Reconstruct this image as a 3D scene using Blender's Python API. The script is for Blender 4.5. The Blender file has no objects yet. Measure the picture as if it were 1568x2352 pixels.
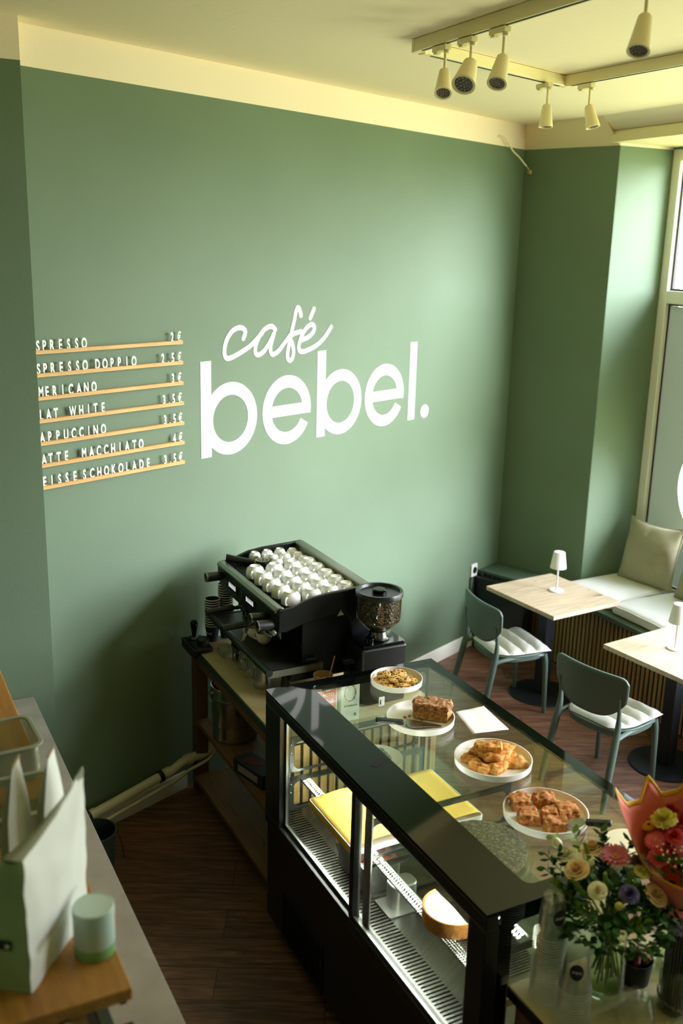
import bpy, bmesh, math, random
from mathutils import Vector, Matrix, noise
random.seed(7)
PI = math.pi
S = bpy.context.scene
COL = S.collection

# ------------------------------------------------------------------ camera
cam = bpy.data.cameras.new('camera'); co = bpy.data.objects.new('camera', cam); COL.objects.link(co)
R = Matrix(((0.89167925, 0.09607188, -0.44235542),
            (-0.45200604, 0.24178922, -0.85862012),
            (0.02446753, 0.96556106, 0.2590235)))
co.matrix_world = Matrix.Translation((0, 0, 3.0)) @ R.to_4x4()
cam.sensor_fit = 'HORIZONTAL'; cam.sensor_width = 24.0; cam.lens = 35.0
cam.clip_start = 0.05; cam.clip_end = 100
cam.dof.use_dof = True; cam.dof.focus_distance = 4.4; cam.dof.aperture_fstop = 2.2
S.camera = co

# ------------------------------------------------------------------ render look, sky, daylight
S.view_settings.view_transform = 'Standard'
S.view_settings.look = 'None'
S.view_settings.exposure = 0.0
S.view_settings.gamma = 1.0
S.view_settings.use_curve_mapping = False
S.cycles.use_denoising = True
S.cycles.max_bounces = 12
S.cycles.diffuse_bounces = 5
S.cycles.glossy_bounces = 5
S.cycles.transparent_max_bounces = 40
S.cycles.sample_clamp_indirect = 6.0
S.cycles.caustics_reflective = False
S.cycles.caustics_refractive = False

SKY = 9.3
w = bpy.data.worlds.new('daylight'); S.world = w; w.use_nodes = True
nt = w.node_tree; nt.nodes.clear()
out = nt.nodes.new('ShaderNodeOutputWorld'); bg = nt.nodes.new('ShaderNodeBackground')
tc = nt.nodes.new('ShaderNodeTexCoord'); sx = nt.nodes.new('ShaderNodeSeparateXYZ')
cr = nt.nodes.new('ShaderNodeValToRGB'); mp = nt.nodes.new('ShaderNodeMapRange')
mp.inputs['From Min'].default_value = -1; mp.inputs['From Max'].default_value = 1
nt.links.new(tc.outputs['Generated'], sx.inputs[0]); nt.links.new(sx.outputs['Z'], mp.inputs['Value'])
nt.links.new(mp.outputs[0], cr.inputs[0]); nt.links.new(cr.outputs[0], bg.inputs['Color'])
e = cr.color_ramp.elements
e[0].position = 0.0; e[0].color = (0.88, 0.88, 0.52, 1)
e[1].position = 1.0; e[1].color = (0.72, 0.80, 1.0, 1)
k = e.new(0.42); k.color = (0.88, 0.88, 0.52, 1)
k = e.new(0.50); k.color = (0.92, 0.91, 0.90, 1)
k = e.new(0.60); k.color = (0.80, 0.84, 1.0, 1)
bg.inputs['Strength'].default_value = SKY
nt.links.new(bg.outputs[0], out.inputs['Surface'])

sun = bpy.data.lights.new('bright_sky', 'SUN'); sun.energy = 20.0; sun.angle = math.radians(48); sun.color = (0.92, 0.85, 1.0)
so = bpy.data.objects.new('bright_sky', sun); COL.objects.link(so); so.location = (9, 0, 6)
SAZ, SEL = math.radians(-38), math.radians(24)
so.rotation_euler = Vector((math.cos(SAZ) * math.cos(SEL), math.sin(SAZ) * math.cos(SEL), math.sin(SEL))).to_track_quat('Z', 'Y').to_euler()

def portal(name, loc, sy, sz):
    l = bpy.data.lights.new(name, 'AREA'); l.shape = 'RECTANGLE'; l.size = sz; l.size_y = sy
    l.cycles.is_portal = True
    o = bpy.data.objects.new(name, l); COL.objects.link(o)
    o.location = loc; o.rotation_euler = (0, PI / 2, 0)      # -Z points to -X, into the room
    return o
portal('window_portal', (5.45, 3.95, 2.15), 3.0, 3.1)
portal('shop_window_portal', (5.45, 1.25, 2.0), 1.4, 3.3)

# ------------------------------------------------------------------ materials
def lin(c):
    return tuple(((v / 255) / 12.92 if v / 255 <= 0.04045 else ((v / 255 + 0.055) / 1.055) ** 2.4) for v in c)
MATS = {}
def mat(name, rgb, rough=0.5, metal=0.0, spec=0.5, var=0.0, vscale=8.0, bump=0.0, bscale=60.0, emit=None, estr=0.0, coat=0.0):
    m = bpy.data.materials.new(name); m.use_nodes = True; n = m.node_tree.nodes; L = m.node_tree.links
    p = n['Principled BSDF']; c = lin(rgb)
    p.inputs['Base Color'].default_value = (*c, 1); p.inputs['Roughness'].default_value = rough
    p.inputs['Metallic'].default_value = metal; p.inputs['Specular IOR Level'].default_value = spec
    p.inputs['Coat Weight'].default_value = coat
    t = n.new('ShaderNodeTexCoord')
    if var > 0:
        nz = n.new('ShaderNodeTexNoise'); nz.inputs['Scale'].default_value = vscale; nz.inputs['Detail'].default_value = 5
        r = n.new('ShaderNodeValToRGB')
        r.color_ramp.elements[0].position = 0.3; r.color_ramp.elements[1].position = 0.7
        r.color_ramp.elements[0].color = (*[v * (1 - var) for v in c], 1)
        r.color_ramp.elements[1].color = (*[min(1, v * (1 + var)) for v in c], 1)
        L.new(t.outputs['Object'], nz.inputs['Vector']); L.new(nz.outputs['Fac'], r.inputs[0]); L.new(r.outputs[0], p.inputs['Base Color'])
    if bump > 0:
        nb = n.new('ShaderNodeTexNoise'); nb.inputs['Scale'].default_value = bscale; nb.inputs['Detail'].default_value = 4
        b = n.new('ShaderNodeBump'); b.inputs['Strength'].default_value = bump; b.inputs['Distance'].default_value = 0.01
        L.new(t.outputs['Object'], nb.inputs['Vector']); L.new(nb.outputs['Fac'], b.inputs['Height']); L.new(b.outputs[0], p.inputs['Normal'])
    if emit:
        p.inputs['Emission Color'].default_value = (*lin(emit), 1); p.inputs['Emission Strength'].default_value = estr
    MATS[name] = m
    return m

def ramp2(n, c0, c1, p0=0.3, p1=0.7, mid=None):
    r = n.new('ShaderNodeValToRGB'); e = r.color_ramp.elements
    e[0].position = p0; e[1].position = p1; e[0].color = (*lin(c0), 1); e[1].color = (*lin(c1), 1)
    if mid: k = e.new(mid[0]); k.color = (*lin(mid[1]), 1)
    return r

def wood(name, c0, c1, scale=(1, 12, 12), rough=0.5, rot=0.0, plank=None, knots=None, nscale=3.0, spec=0.4):
    """streaky grain running along local X (turned by rot); plank=(length,width) adds boards"""
    m = bpy.data.materials.new(name); m.use_nodes = True; n = m.node_tree.nodes; L = m.node_tree.links
    p = n['Principled BSDF']; p.inputs['Roughness'].default_value = rough; p.inputs['Specular IOR Level'].default_value = spec
    t = n.new('ShaderNodeTexCoord'); mp = n.new('ShaderNodeMapping'); mp.inputs['Rotation'].default_value = (0, 0, rot)
    L.new(t.outputs['Object'], mp.inputs['Vector'])
    sc = n.new('ShaderNodeVectorMath'); sc.operation = 'MULTIPLY'; sc.inputs[1].default_value = scale
    L.new(mp.outputs[0], sc.inputs[0])
    vec = sc.outputs[0]
    if plank:
        br = n.new('ShaderNodeTexBrick'); br.inputs['Scale'].default_value = 1.0
        br.inputs['Brick Width'].default_value = plank[0]; br.inputs['Row Height'].default_value = plank[1]
        br.inputs['Mortar Size'].default_value = 0.0025; br.inputs['Mortar Smooth'].default_value = 0.2
        br.offset = 0.37
        br.inputs['Color1'].default_value = (0.15, 0.15, 0.15, 1); br.inputs['Color2'].default_value = (0.85, 0.85, 0.85, 1)
        L.new(mp.outputs[0], br.inputs['Vector'])
        off = n.new('ShaderNodeVectorMath'); off.operation = 'MULTIPLY_ADD'
        off.inputs[1].default_value = (40, 13, 7)
        L.new(br.outputs['Color'], off.inputs[0]); L.new(sc.outputs[0], off.inputs[2]); vec = off.outputs[0]
    nz = n.new('ShaderNodeTexNoise'); nz.inputs['Scale'].default_value = nscale; nz.inputs['Detail'].default_value = 8; nz.inputs['Roughness'].default_value = 0.62
    nz.inputs['Distortion'].default_value = 0.6
    L.new(vec, nz.inputs['Vector'])
    r = ramp2(n, c0, c1, 0.32, 0.68); L.new(nz.outputs['Fac'], r.inputs[0])
    colr = r.outputs[0]
    if knots:
        vo = n.new('ShaderNodeTexNoise'); vo.inputs['Scale'].default_value = knots[1]; vo.inputs['Detail'].default_value = 2
        s2 = n.new('ShaderNodeVectorMath'); s2.operation = 'MULTIPLY'; s2.inputs[1].default_value = (1, 3, 3)
        L.new(mp.outputs[0], s2.inputs[0]); L.new(s2.outputs[0], vo.inputs['Vector'])
        rk = n.new('ShaderNodeMapRange'); rk.inputs['From Min'].default_value = 0.68; rk.inputs['From Max'].default_value = 0.76
        L.new(vo.outputs['Fac'], rk.inputs['Value'])
        mx = n.new('ShaderNodeMixRGB'); mx.inputs[2].default_value = (*lin(knots[0]), 1)
        L.new(rk.outputs[0], mx.inputs[0]); L.new(colr, mx.inputs[1]); colr = mx.outputs[0]
    if plank:
        m2 = n.new('ShaderNodeMixRGB'); m2.blend_type = 'MULTIPLY'; m2.inputs[0].default_value = 0.9
        mr = n.new('ShaderNodeMapRange'); mr.inputs['To Min'].default_value = 1.0; mr.inputs['To Max'].default_value = 0.35
        L.new(br.outputs['Fac'], mr.inputs['Value']); L.new(colr, m2.inputs[1]); L.new(mr.outputs[0], m2.inputs[2]); colr = m2.outputs[0]
        m3 = n.new('ShaderNodeMixRGB'); m3.blend_type = 'MULTIPLY'; m3.inputs[0].default_value = 0.35
        L.new(colr, m3.inputs[1]); L.new(br.outputs['Color'], m3.inputs[2]); colr = m3.outputs[0]
    L.new(colr, p.inputs['Base Color'])
    b = n.new('ShaderNodeBump'); b.inputs['Strength'].default_value = 0.12; b.inputs['Distance'].default_value = 0.004
    L.new(nz.outputs['Fac'], b.inputs['Height']); L.new(b.outputs[0], p.inputs['Normal'])
    MATS[name] = m
    return m

def glass(name, tint=(255, 255, 255), refl=1.0, rough=0.0, ior=1.5, haze=0.0, hazecol=(255, 255, 255)):
    """thin clear sheet: transparent plus a fresnel reflection, a little haze if wanted"""
    m = bpy.data.materials.new(name); m.use_nodes = True; n = m.node_tree.nodes; L = m.node_tree.links; n.clear()
    o = n.new('ShaderNodeOutputMaterial'); tr = n.new('ShaderNodeBsdfTransparent'); gl = n.new('ShaderNodeBsdfGlossy')
    lw = n.new('ShaderNodeLayerWeight'); lw.inputs['Blend'].default_value = 0.5      # Schlick, the same from either side
    pw = n.new('ShaderNodeMath'); pw.operation = 'POWER'; pw.inputs[1].default_value = 5.0; L.new(lw.outputs['Facing'], pw.inputs[0])
    r0 = ((ior - 1) / (ior + 1)) ** 2
    fr = n.new('ShaderNodeMath'); fr.operation = 'MULTIPLY_ADD'; fr.inputs[1].default_value = 1 - r0; fr.inputs[2].default_value = r0; L.new(pw.outputs[0], fr.inputs[0])
    tr.inputs['Color'].default_value = (*lin(tint), 1); gl.inputs['Roughness'].default_value = rough
    mx = n.new('ShaderNodeMixShader'); f = n.new('ShaderNodeMath'); f.operation = 'MULTIPLY'; f.inputs[1].default_value = refl
    L.new(fr.outputs[0], f.inputs[0]); L.new(f.outputs[0], mx.inputs[0]); L.new(tr.outputs[0], mx.inputs[1]); L.new(gl.outputs[0], mx.inputs[2])
    last = mx.outputs[0]
    if haze > 0:
        d = n.new('ShaderNodeBsdfDiffuse'); d.inputs['Color'].default_value = (*lin(hazecol), 1)
        m2 = n.new('ShaderNodeMixShader'); m2.inputs[0].default_value = haze
        L.new(last, m2.inputs[1]); L.new(d.outputs[0], m2.inputs[2]); last = m2.outputs[0]
    L.new(last, o.inputs['Surface'])
    MATS[name] = m
    return m

def paint_wall():
    """sage green up to the painted line at 3.686 m, cream above it"""
    m = bpy.data.materials.new('wall_paint'); m.use_nodes = True; n = m.node_tree.nodes; L = m.node_tree.links
    p = n['Principled BSDF']; p.inputs['Roughness'].default_value = 0.62; p.inputs['Specular IOR Level'].default_value = 0.35
    g = n.new('ShaderNodeNewGeometry'); s = n.new('ShaderNodeSeparateXYZ'); L.new(g.outputs['Position'], s.inputs[0])
    gt = n.new('ShaderNodeMath'); gt.operation = 'GREATER_THAN'; gt.inputs[1].default_value = 3.686; L.new(s.outputs['Z'], gt.inputs[0])
    nz = n.new('ShaderNodeTexNoise'); nz.inputs['Scale'].default_value = 1.6; nz.inputs['Detail'].default_value = 6
    L.new(g.outputs['Position'], nz.inputs['Vector'])
    r = ramp2(n, GREEN0, GREEN1, 0.3, 0.7); L.new(nz.outputs['Fac'], r.inputs[0])
    mx = n.new('ShaderNodeMixRGB'); L.new(gt.outputs[0], mx.inputs[0]); L.new(r.outputs[0], mx.inputs[1]); mx.inputs[2].default_value = (*lin(CREAM), 1)
    L.new(mx.outputs[0], p.inputs['Base Color'])
    nb = n.new('ShaderNodeTexNoise'); nb.inputs['Scale'].default_value = 90; nb.inputs['Detail'].default_value = 3
    L.new(g.outputs['Position'], nb.inputs['Vector'])
    b = n.new('ShaderNodeBump'); b.inputs['Strength'].default_value = 0.12; b.inputs['Distance'].default_value = 0.004
    L.new(nb.outputs['Fac'], b.inputs['Height']); L.new(b.outputs[0], p.inputs['Normal'])
    MATS['wall_paint'] = m
    return m
GREEN0, GREEN1, CREAM = (103, 123, 98), (109, 129, 104), (254, 237, 214)
paint_wall()

mat('cream_ceiling', (250, 234, 203), 0.8, bump=0.1, bscale=30)
mat('cream_cove', (248, 228, 180), 0.8)
mat('plain_wall', (104, 124, 102), 0.8)
mat('cream_lamp', (238, 226, 178), 0.4)
mat('white_trim', (240, 238, 226), 0.45)
mat('white_sign', (246, 246, 242), 0.6)
mat('white_plastic', (238, 238, 232), 0.35)
mat('black_metal', (22, 26, 28), 0.45, 0.3)
mat('black_gloss', (6, 9, 9), 0.04, 0.0, 0.3)
mat('black_satin', (14, 17, 17), 0.35)
mat('black_plastic', (20, 21, 21), 0.4)
mat('black_felt', (16, 17, 16), 0.9)
mat('machine_black', (17, 20, 21), 0.3, 0.2)
mat('machine_green', (46, 56, 51), 0.35, 0.5)
mat('rail_metal', (132, 136, 122), 0.30, 0.9)
mat('steel', (190, 190, 180), 0.22, 1.0)
mat('dark_steel', (110, 112, 106), 0.25, 1.0)
mat('bracket_black', (34, 38, 34), 0.4, 0.4)
mat('deck_steel', (104, 106, 100), 0.27, 1.0)
mat('brushed_steel', (150, 152, 145), 0.38, 1.0)
mat('brass', (200, 160, 80), 0.3, 1.0)
mat('chair_green', (76, 94, 84), 0.45)
mat('board_green', (76, 96, 82), 0.5)
mat('fabric_pad', (202, 202, 194), 0.9, var=0.05, vscale=300, bump=0.15, bscale=400)
mat('fabric_bench', (220, 220, 216), 0.9, var=0.04, vscale=250, bump=0.12, bscale=400)
mat('fabric_pillow', (156, 151, 122), 0.95, var=0.10, vscale=160, bump=0.25, bscale=300)
mat('lamp_white', (228, 226, 222), 0.4)
mat('porcelain', (240, 240, 236), 0.12, coat=0.3)
mat('plate_white', (236, 234, 224), 0.25)
mat('tan_top', (176, 158, 116), 0.5, var=0.07, vscale=14)
mat('stone_top', (152, 148, 138), 0.45, var=0.14, vscale=7, bump=0.05)
mat('near_top', (196, 178, 134), 0.5, var=0.05, vscale=14)
mat('edge_dark', (46, 56, 50), 0.5)
mat('pipe_white', (214, 206, 176), 0.4)
mat('paper_white', (244, 244, 242), 0.7)
mat('parchment', (246, 202, 84), 0.7, var=0.08, vscale=7, bump=0.1, bscale=20)
mat('cookie', (205, 160, 84), 0.8, var=0.18, vscale=60, bump=0.4, bscale=120)
mat('chocolate', (52, 32, 22), 0.5)
mat('crust', (150, 96, 52), 0.75, var=0.35, vscale=40, bump=0.5, bscale=90)
mat('crumb', (176, 120, 62), 0.85, var=0.25, vscale=70, bump=0.5, bscale=150)
mat('pastry', (216, 150, 72), 0.7, var=0.42, vscale=34, bump=0.5, bscale=70)
mat('brownie', (186, 122, 62), 0.75, var=0.45, vscale=45, bump=0.6, bscale=80)
mat('seed_top', (112, 104, 66), 0.7, var=0.5, vscale=70, bump=0.8, bscale=110)
mat('cheese_top', (238, 228, 186), 0.5, var=0.04, vscale=30)
mat('cheese_crust', (196, 132, 54), 0.7, var=0.35, vscale=30, bump=0.3)
def bean_heap():
    m = bpy.data.materials.new('beans'); m.use_nodes = True; n = m.node_tree.nodes; L = m.node_tree.links
    p = n['Principled BSDF']; p.inputs['Roughness'].default_value = 0.35
    t = n.new('ShaderNodeTexCoord'); v = n.new('ShaderNodeTexVoronoi'); v.inputs['Scale'].default_value = 105
    L.new(t.outputs['Object'], v.inputs['Vector'])
    r = ramp2(n, (150, 100, 62), (26, 14, 8), 0.10, 0.60, (0.35, (84, 50, 28))); L.new(v.outputs['Distance'], r.inputs[0]); L.new(r.outputs[0], p.inputs['Base Color'])
    b = n.new('ShaderNodeBump'); b.invert = True; b.inputs['Strength'].default_value = 0.8; b.inputs['Distance'].default_value = 0.006
    L.new(v.outputs['Distance'], b.inputs['Height']); L.new(b.outputs[0], p.inputs['Normal'])
    MATS['beans'] = m
bean_heap()
mat('pine', (104, 74, 50), 0.7, var=0.15, vscale=6)
mat('kraft', (170, 140, 96), 0.8)
mat('foliage', (52, 88, 34), 0.6, spec=0.2, var=0.3, vscale=20)
mat('foliage_light', (128, 158, 48), 0.6, spec=0.2, var=0.25, vscale=30)
mat('stem_green', (104, 128, 56), 0.5)
mat('pink_petal', (226, 112, 128), 0.6, var=0.1, vscale=40)
mat('peach_petal', (250, 212, 164), 0.6, var=0.1, vscale=30)
mat('cream_petal', (246, 238, 204), 0.6, var=0.08, vscale=30)
mat('yellow_petal', (244, 200, 64), 0.6, var=0.1, vscale=30)
mat('lemon_petal', (232, 222, 120), 0.7, var=0.1, vscale=40, bump=0.3)
mat('red_petal', (196, 36, 40), 0.6, var=0.2, vscale=40)
mat('orange_petal', (236, 90, 50), 0.6, var=0.15, vscale=40)
mat('purple_petal', (84, 76, 130), 0.6, var=0.15, vscale=30)
mat('grey_petal', (150, 140, 136), 0.7, var=0.2, vscale=40)
mat('flower_eye', (196, 150, 70), 0.8, bump=0.5)
mat('wrap_pink', (232, 118, 100), 0.6)
mat('wrap_yellow', (242, 178, 30), 0.6)
mat('bag_white', (244, 243, 240), 0.55, bump=0.12, bscale=14)
mat('bag_green', (166, 186, 142), 0.6, var=0.12, vscale=6)
mat('bag_inside', (150, 152, 130), 0.6)
mat('tin_green', (128, 178, 110), 0.4)
mat('tin_label', (196, 216, 206), 0.4)
mat('carton_white', (226, 232, 218), 0.6)
mat('carton_orange', (214, 96, 62), 0.6)
mat('pot_black', (26, 28, 28), 0.6)
mat('dark_green_box', (48, 60, 50), 0.5)
mat('navy_box', (34, 40, 52), 0.5)
mat('straw_black', (44, 44, 46), 0.45)
mat('straw_hole', (150, 150, 150), 0.6)
mat('tile_red', (150, 50, 46), 0.6)
mat('grate_black', (24, 26, 26), 0.4, 0.4)
mat('led', (255, 255, 255), 0.5, emit=(250, 250, 244), estr=170.0)
mat('button_light', (255, 255, 255), 0.5, emit=(255, 255, 255), estr=0.75)
mat('water', (220, 220, 200), 0.05)
def bake(name, c0, c1, c2, scale=60.0, bump=0.7):
    m = bpy.data.materials.new(name); m.use_nodes = True; n = m.node_tree.nodes; L = m.node_tree.links
    p = n['Principled BSDF']; p.inputs['Roughness'].default_value = 0.7; p.inputs['Specular IOR Level'].default_value = 0.3
    t = n.new('ShaderNodeTexCoord'); z = n.new('ShaderNodeTexNoise'); z.inputs['Scale'].default_value = scale; z.inputs['Detail'].default_value = 7; z.inputs['Roughness'].default_value = 0.65
    L.new(t.outputs['Object'], z.inputs['Vector'])
    r = ramp2(n, c0, c2, 0.34, 0.68, (0.49, c1)); L.new(z.outputs['Fac'], r.inputs[0]); L.new(r.outputs[0], p.inputs['Base Color'])
    b = n.new('ShaderNodeBump'); b.inputs['Strength'].default_value = bump; b.inputs['Distance'].default_value = 0.006
    L.new(z.outputs['Fac'], b.inputs['Height']); L.new(b.outputs[0], p.inputs['Normal'])
    MATS[name] = m
bake('crust', (112, 62, 34), (172, 112, 62), (236, 212, 176), 70)
bake('crumb', (138, 84, 40), (190, 134, 70), (222, 176, 110), 95)
bake('pastry', (160, 80, 30), (222, 152, 66), (246, 206, 128), 48)
bake('brownie', (120, 60, 26), (196, 120, 56), (238, 192, 120), 62)
bake('seed_top', (34, 32, 22), (82, 76, 50), (156, 148, 112), 95)
bake('cookie', (176, 118, 54), (220, 168, 88), (238, 196, 122), 80, 0.4)
wood('floor_wood', (78, 50, 36), (150, 108, 84), (1.4, 14, 14), 0.42, rot=math.radians(27), plank=(1.25, 0.19))
wood('table_oak', (172, 152, 124), (206, 190, 164), (1.5, 22, 22), 0.5, knots=((112, 84, 58), 5.0))
wood('slat_oak', (140, 108, 62), (184, 150, 96), (20, 20, 1.5), 0.55)
wood('rail_oak', (196, 150, 84), (222, 180, 112), (2, 30, 30), 0.5)
wood('shelf_oak', (158, 106, 48), (194, 140, 70), (14, 1.5, 14), 0.5)
wood('pine_board', (102, 72, 44), (130, 94, 58), (14, 1.5, 14), 0.6)
glass('pane_glass', (250, 255, 252), 1.0)
glass('case_glass', (250, 253, 249), 1.15)
glass('clear_plastic', (253, 253, 251), 1.0, 0.06, haze=0.006)
glass('rim_highlight', (248, 250, 246), 2.0, 0.1, haze=0.45, hazecol=(230, 232, 226))  # white haze in the plastic stands in for bright ring highlights on cup rims
glass('clear_box', (225, 228, 212), 1.2, 0.12, haze=0.16, hazecol=(200, 205, 180))
glass('vase_glass', (244, 250, 240), 1.4)

def film():
    """frosted privacy film: scatters the daylight that comes through it"""
    m = bpy.data.materials.new('window_film'); m.use_nodes = True; n = m.node_tree.nodes; L = m.node_tree.links; n.clear()
    o = n.new('ShaderNodeOutputMaterial'); d = n.new('ShaderNodeBsdfDiffuse'); t = n.new('ShaderNodeBsdfTranslucent'); mx = n.new('ShaderNodeMixShader')
    d.inputs['Color'].default_value = (*lin((196, 202, 182)), 1); t.inputs['Color'].default_value = (*lin((134, 139, 132)), 1)
    mx.inputs[0].default_value = 0.5
    L.new(d.outputs[0], mx.inputs[1]); L.new(t.outputs[0], mx.inputs[2]); L.new(mx.outputs[0], o.inputs['Surface'])
    MATS['window_film'] = m
film()

# ------------------------------------------------------------------ mesh building
class MB:
    def __init__(s): s.bm = bmesh.new(); s.mi = 0
    def face(s, vs):
        try: f = s.bm.faces.new(vs)
        except ValueError: return None
        f.material_index = s.mi; return f
    def v(s, p): return s.bm.verts.new(p)
    def box(s, x0, x1, y0, y1, z0, z1):
        a = [s.v(p) for p in ((x0, y0, z0), (x1, y0, z0), (x1, y1, z0), (x0, y1, z0), (x0, y0, z1), (x1, y0, z1), (x1, y1, z1), (x0, y1, z1))]
        for q in ((3, 2, 1, 0), (4, 5, 6, 7), (0, 1, 5, 4), (1, 2, 6, 5), (2, 3, 7, 6), (3, 0, 4, 7)): s.face([a[i] for i in q])
        return s
    def hexa(s, bot, top):
        a = [s.v(p) for p in bot] + [s.v(p) for p in top]
        for q in ((3, 2, 1, 0), (4, 5, 6, 7), (0, 1, 5, 4), (1, 2, 6, 5), (2, 3, 7, 6), (3, 0, 4, 7)): s.face([a[i] for i in q])
        return s
    def prism(s, pts, z0, z1, axis='z'):
        def P(p, h): return {'z': (p[0], p[1], h), 'y': (p[0], h, p[1]), 'x': (h, p[0], p[1])}[axis]
        A = [s.v(P(p, z0)) for p in pts]; B = [s.v(P(p, z1)) for p in pts]; n = len(pts)
        s.face(A[::-1]); s.face(B)
        for i in range(n): s.face([A[i], A[(i + 1) % n], B[(i + 1) % n], B[i]])
        return s
    def ring(s, outer, inner, z0, z1, axis='z'):
        def P(p, h): return {'z': (p[0], p[1], h), 'y': (p[0], h, p[1]), 'x': (h, p[0], p[1])}[axis]
        n = len(outer)
        A = [s.v(P(p, z0)) for p in outer]; B = [s.v(P(p, z1)) for p in outer]
        C = [s.v(P(p, z0)) for p in inner]; D = [s.v(P(p, z1)) for p in inner]
        for i in range(n):
            j = (i + 1) % n
            s.face([A[i], A[j], B[j], B[i]]); s.face([C[j], C[i], D[i], D[j]])
            s.face([B[i], B[j], D[j], D[i]]); s.face([A[j], A[i], C[i], C[j]])
        return s
    def lathe(s, prof, n=32, c=(0, 0, 0), a0=0.0, a1=2 * PI):
        full = abs(a1 - a0 - 2 * PI) < 1e-6; m = n if full else n + 1
        rows = []
        for r, z in prof:
            if r < 1e-6: rows.append([s.v((c[0], c[1], c[2] + z))] * m)
            else: rows.append([s.v((c[0] + r * math.cos(a0 + (a1 - a0) * i / n), c[1] + r * math.sin(a0 + (a1 - a0) * i / n), c[2] + z)) for i in range(m)])
        for k in range(len(rows) - 1):
            for i in range(n):
                j = (i + 1) % m
                q = [rows[k][i], rows[k][j], rows[k + 1][j], rows[k + 1][i]]
                u = []
                for x in q:
                    if x not in u: u.append(x)
                if len(u) > 2: s.face(u)
        return s
    def tube(s, pts, r, n=10, caps=True, flat=None):
        pts = [Vector(p) for p in pts]; rs = r if isinstance(r, (list, tuple)) else [r] * len(pts)
        rows = []; prev = None
        for i, p in enumerate(pts):
            d = (pts[min(i + 1, len(pts) - 1)] - pts[max(i - 1, 0)]).normalized()
            if prev is None:
                a = d.orthogonal().normalized() if flat is None else Vector(flat)
            else:
                a = prev - d * prev.dot(d)
                a = a.normalized() if a.length > 1e-6 else d.orthogonal().normalized()
            prev = a; b = d.cross(a)
            rows.append([s.v(p + (a * math.cos(2 * PI * k / n) + b * math.sin(2 * PI * k / n)) * rs[i]) for k in range(n)])
        for i in range(len(rows) - 1):
            for k in range(n): s.face([rows[i][k], rows[i][(k + 1) % n], rows[i + 1][(k + 1) % n], rows[i + 1][k]])
        if caps: s.face(rows[0][::-1]); s.face(rows[-1])
        return s
    def cyl(s, p0, p1, r0, r1=None, n=24): return s.tube([p0, p1], [r0, r0 if r1 is None else r1], n)
    def ball(s, c, r, seg=12, rings=8):
        r = r if isinstance(r, (tuple, list)) else (r, r, r)
        rows = []
        for k in range(rings + 1):
            t = PI * k / rings
            if k in (0, rings): rows.append([s.v((c[0], c[1], c[2] + r[2] * math.cos(t)))] * seg)
            else: rows.append([s.v((c[0] + r[0] * math.sin(t) * math.cos(2 * PI * i / seg), c[1] + r[1] * math.sin(t) * math.sin(2 * PI * i / seg), c[2] + r[2] * math.cos(t))) for i in range(seg)])
        for k in range(rings):
            for i in range(seg):
                q = [rows[k][i], rows[k + 1][i], rows[k + 1][(i + 1) % seg], rows[k][(i + 1) % seg]]; u = []
                for x in q:
                    if x not in u: u.append(x)
                if len(u) > 2: s.face(u)
        return s
    def grid(s, f, nu, nv):
        V = [[s.v(f(i / nu, j / nv)) for j in range(nv + 1)] for i in range(nu + 1)]
        for i in range(nu):
            for j in range(nv): s.face([V[i][j], V[i + 1][j], V[i + 1][j + 1], V[i][j + 1]])
        return s
    def move(s, M, start=0):
        bmesh.ops.transform(s.bm, matrix=M, verts=list(s.bm.verts)[start:]); return s

def rootloc(p):
    v = Vector((0, 0, 0))
    while p is not None: v += p.location; p = p.parent
    return v

def obj(name, mb, m, parent=None, loc=None, rot=None, world=False, sharp=38, bevel=0.0, bseg=2, subsurf=0, solid=0.0):
    me = bpy.data.meshes.new(name)
    bmesh.ops.recalc_face_normals(mb.bm, faces=mb.bm.faces[:])
    if world and parent is not None:
        bmesh.ops.translate(mb.bm, vec=-rootloc(parent), verts=mb.bm.verts[:])
    mb.bm.to_mesh(me); mb.bm.free()
    for q in (m if isinstance(m, (list, tuple)) else [m]): me.materials.append(MATS[q])
    for p in me.polygons: p.use_smooth = True
    me.set_sharp_from_angle(angle=math.radians(sharp))
    o = bpy.data.objects.new(name, me); COL.objects.link(o)
    if parent is not None: o.parent = parent
    if loc: o.location = loc
    if rot: o.rotation_euler = rot
    if solid:
        q = o.modifiers.new('solid', 'SOLIDIFY'); q.thickness = solid; q.offset = 0
    if bevel > 0:
        q = o.modifiers.new('bevel', 'BEVEL'); q.width = bevel; q.segments = bseg; q.limit_method = 'ANGLE'; q.angle_limit = math.radians(40)
    if subsurf:
        q = o.modifiers.new('sub', 'SUBSURF'); q.levels = subsurf; q.render_levels = subsurf
    return o

def tag(o, label=None, cat=None, group=None, kind=None):
    if label: o['label'] = label
    if cat: o['category'] = cat
    if group: o['group'] = group
    if kind: o['kind'] = kind
    return o
def thing(name, label, cat, loc=(0, 0, 0), rotz=0.0, group=None):
    o = bpy.data.objects.new(name, None); COL.objects.link(o); o.empty_display_size = 0.05
    o.location = loc; o.rotation_euler = (0, 0, rotz)
    return tag(o, label, cat, group)
def struct(name, mb, m, parent=None, **kw):
    o = obj(name, mb, m, parent, **kw)
    if parent is None: o['kind'] = 'structure'
    return o
def dup(root, loc=None, rotz=None, label=None, group=None):
    def cp(o, par):
        c = o.copy(); COL.objects.link(c)
        if par is not None: c.parent = par
        for ch in list(o.children): cp(ch, c)
        return c
    r = cp(root, None)
    if loc is not None: r.location = loc
    if rotz is not None: r.rotation_euler = (0, 0, rotz)
    if label: r['label'] = label
    if group: r['group'] = group
    return r
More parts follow.
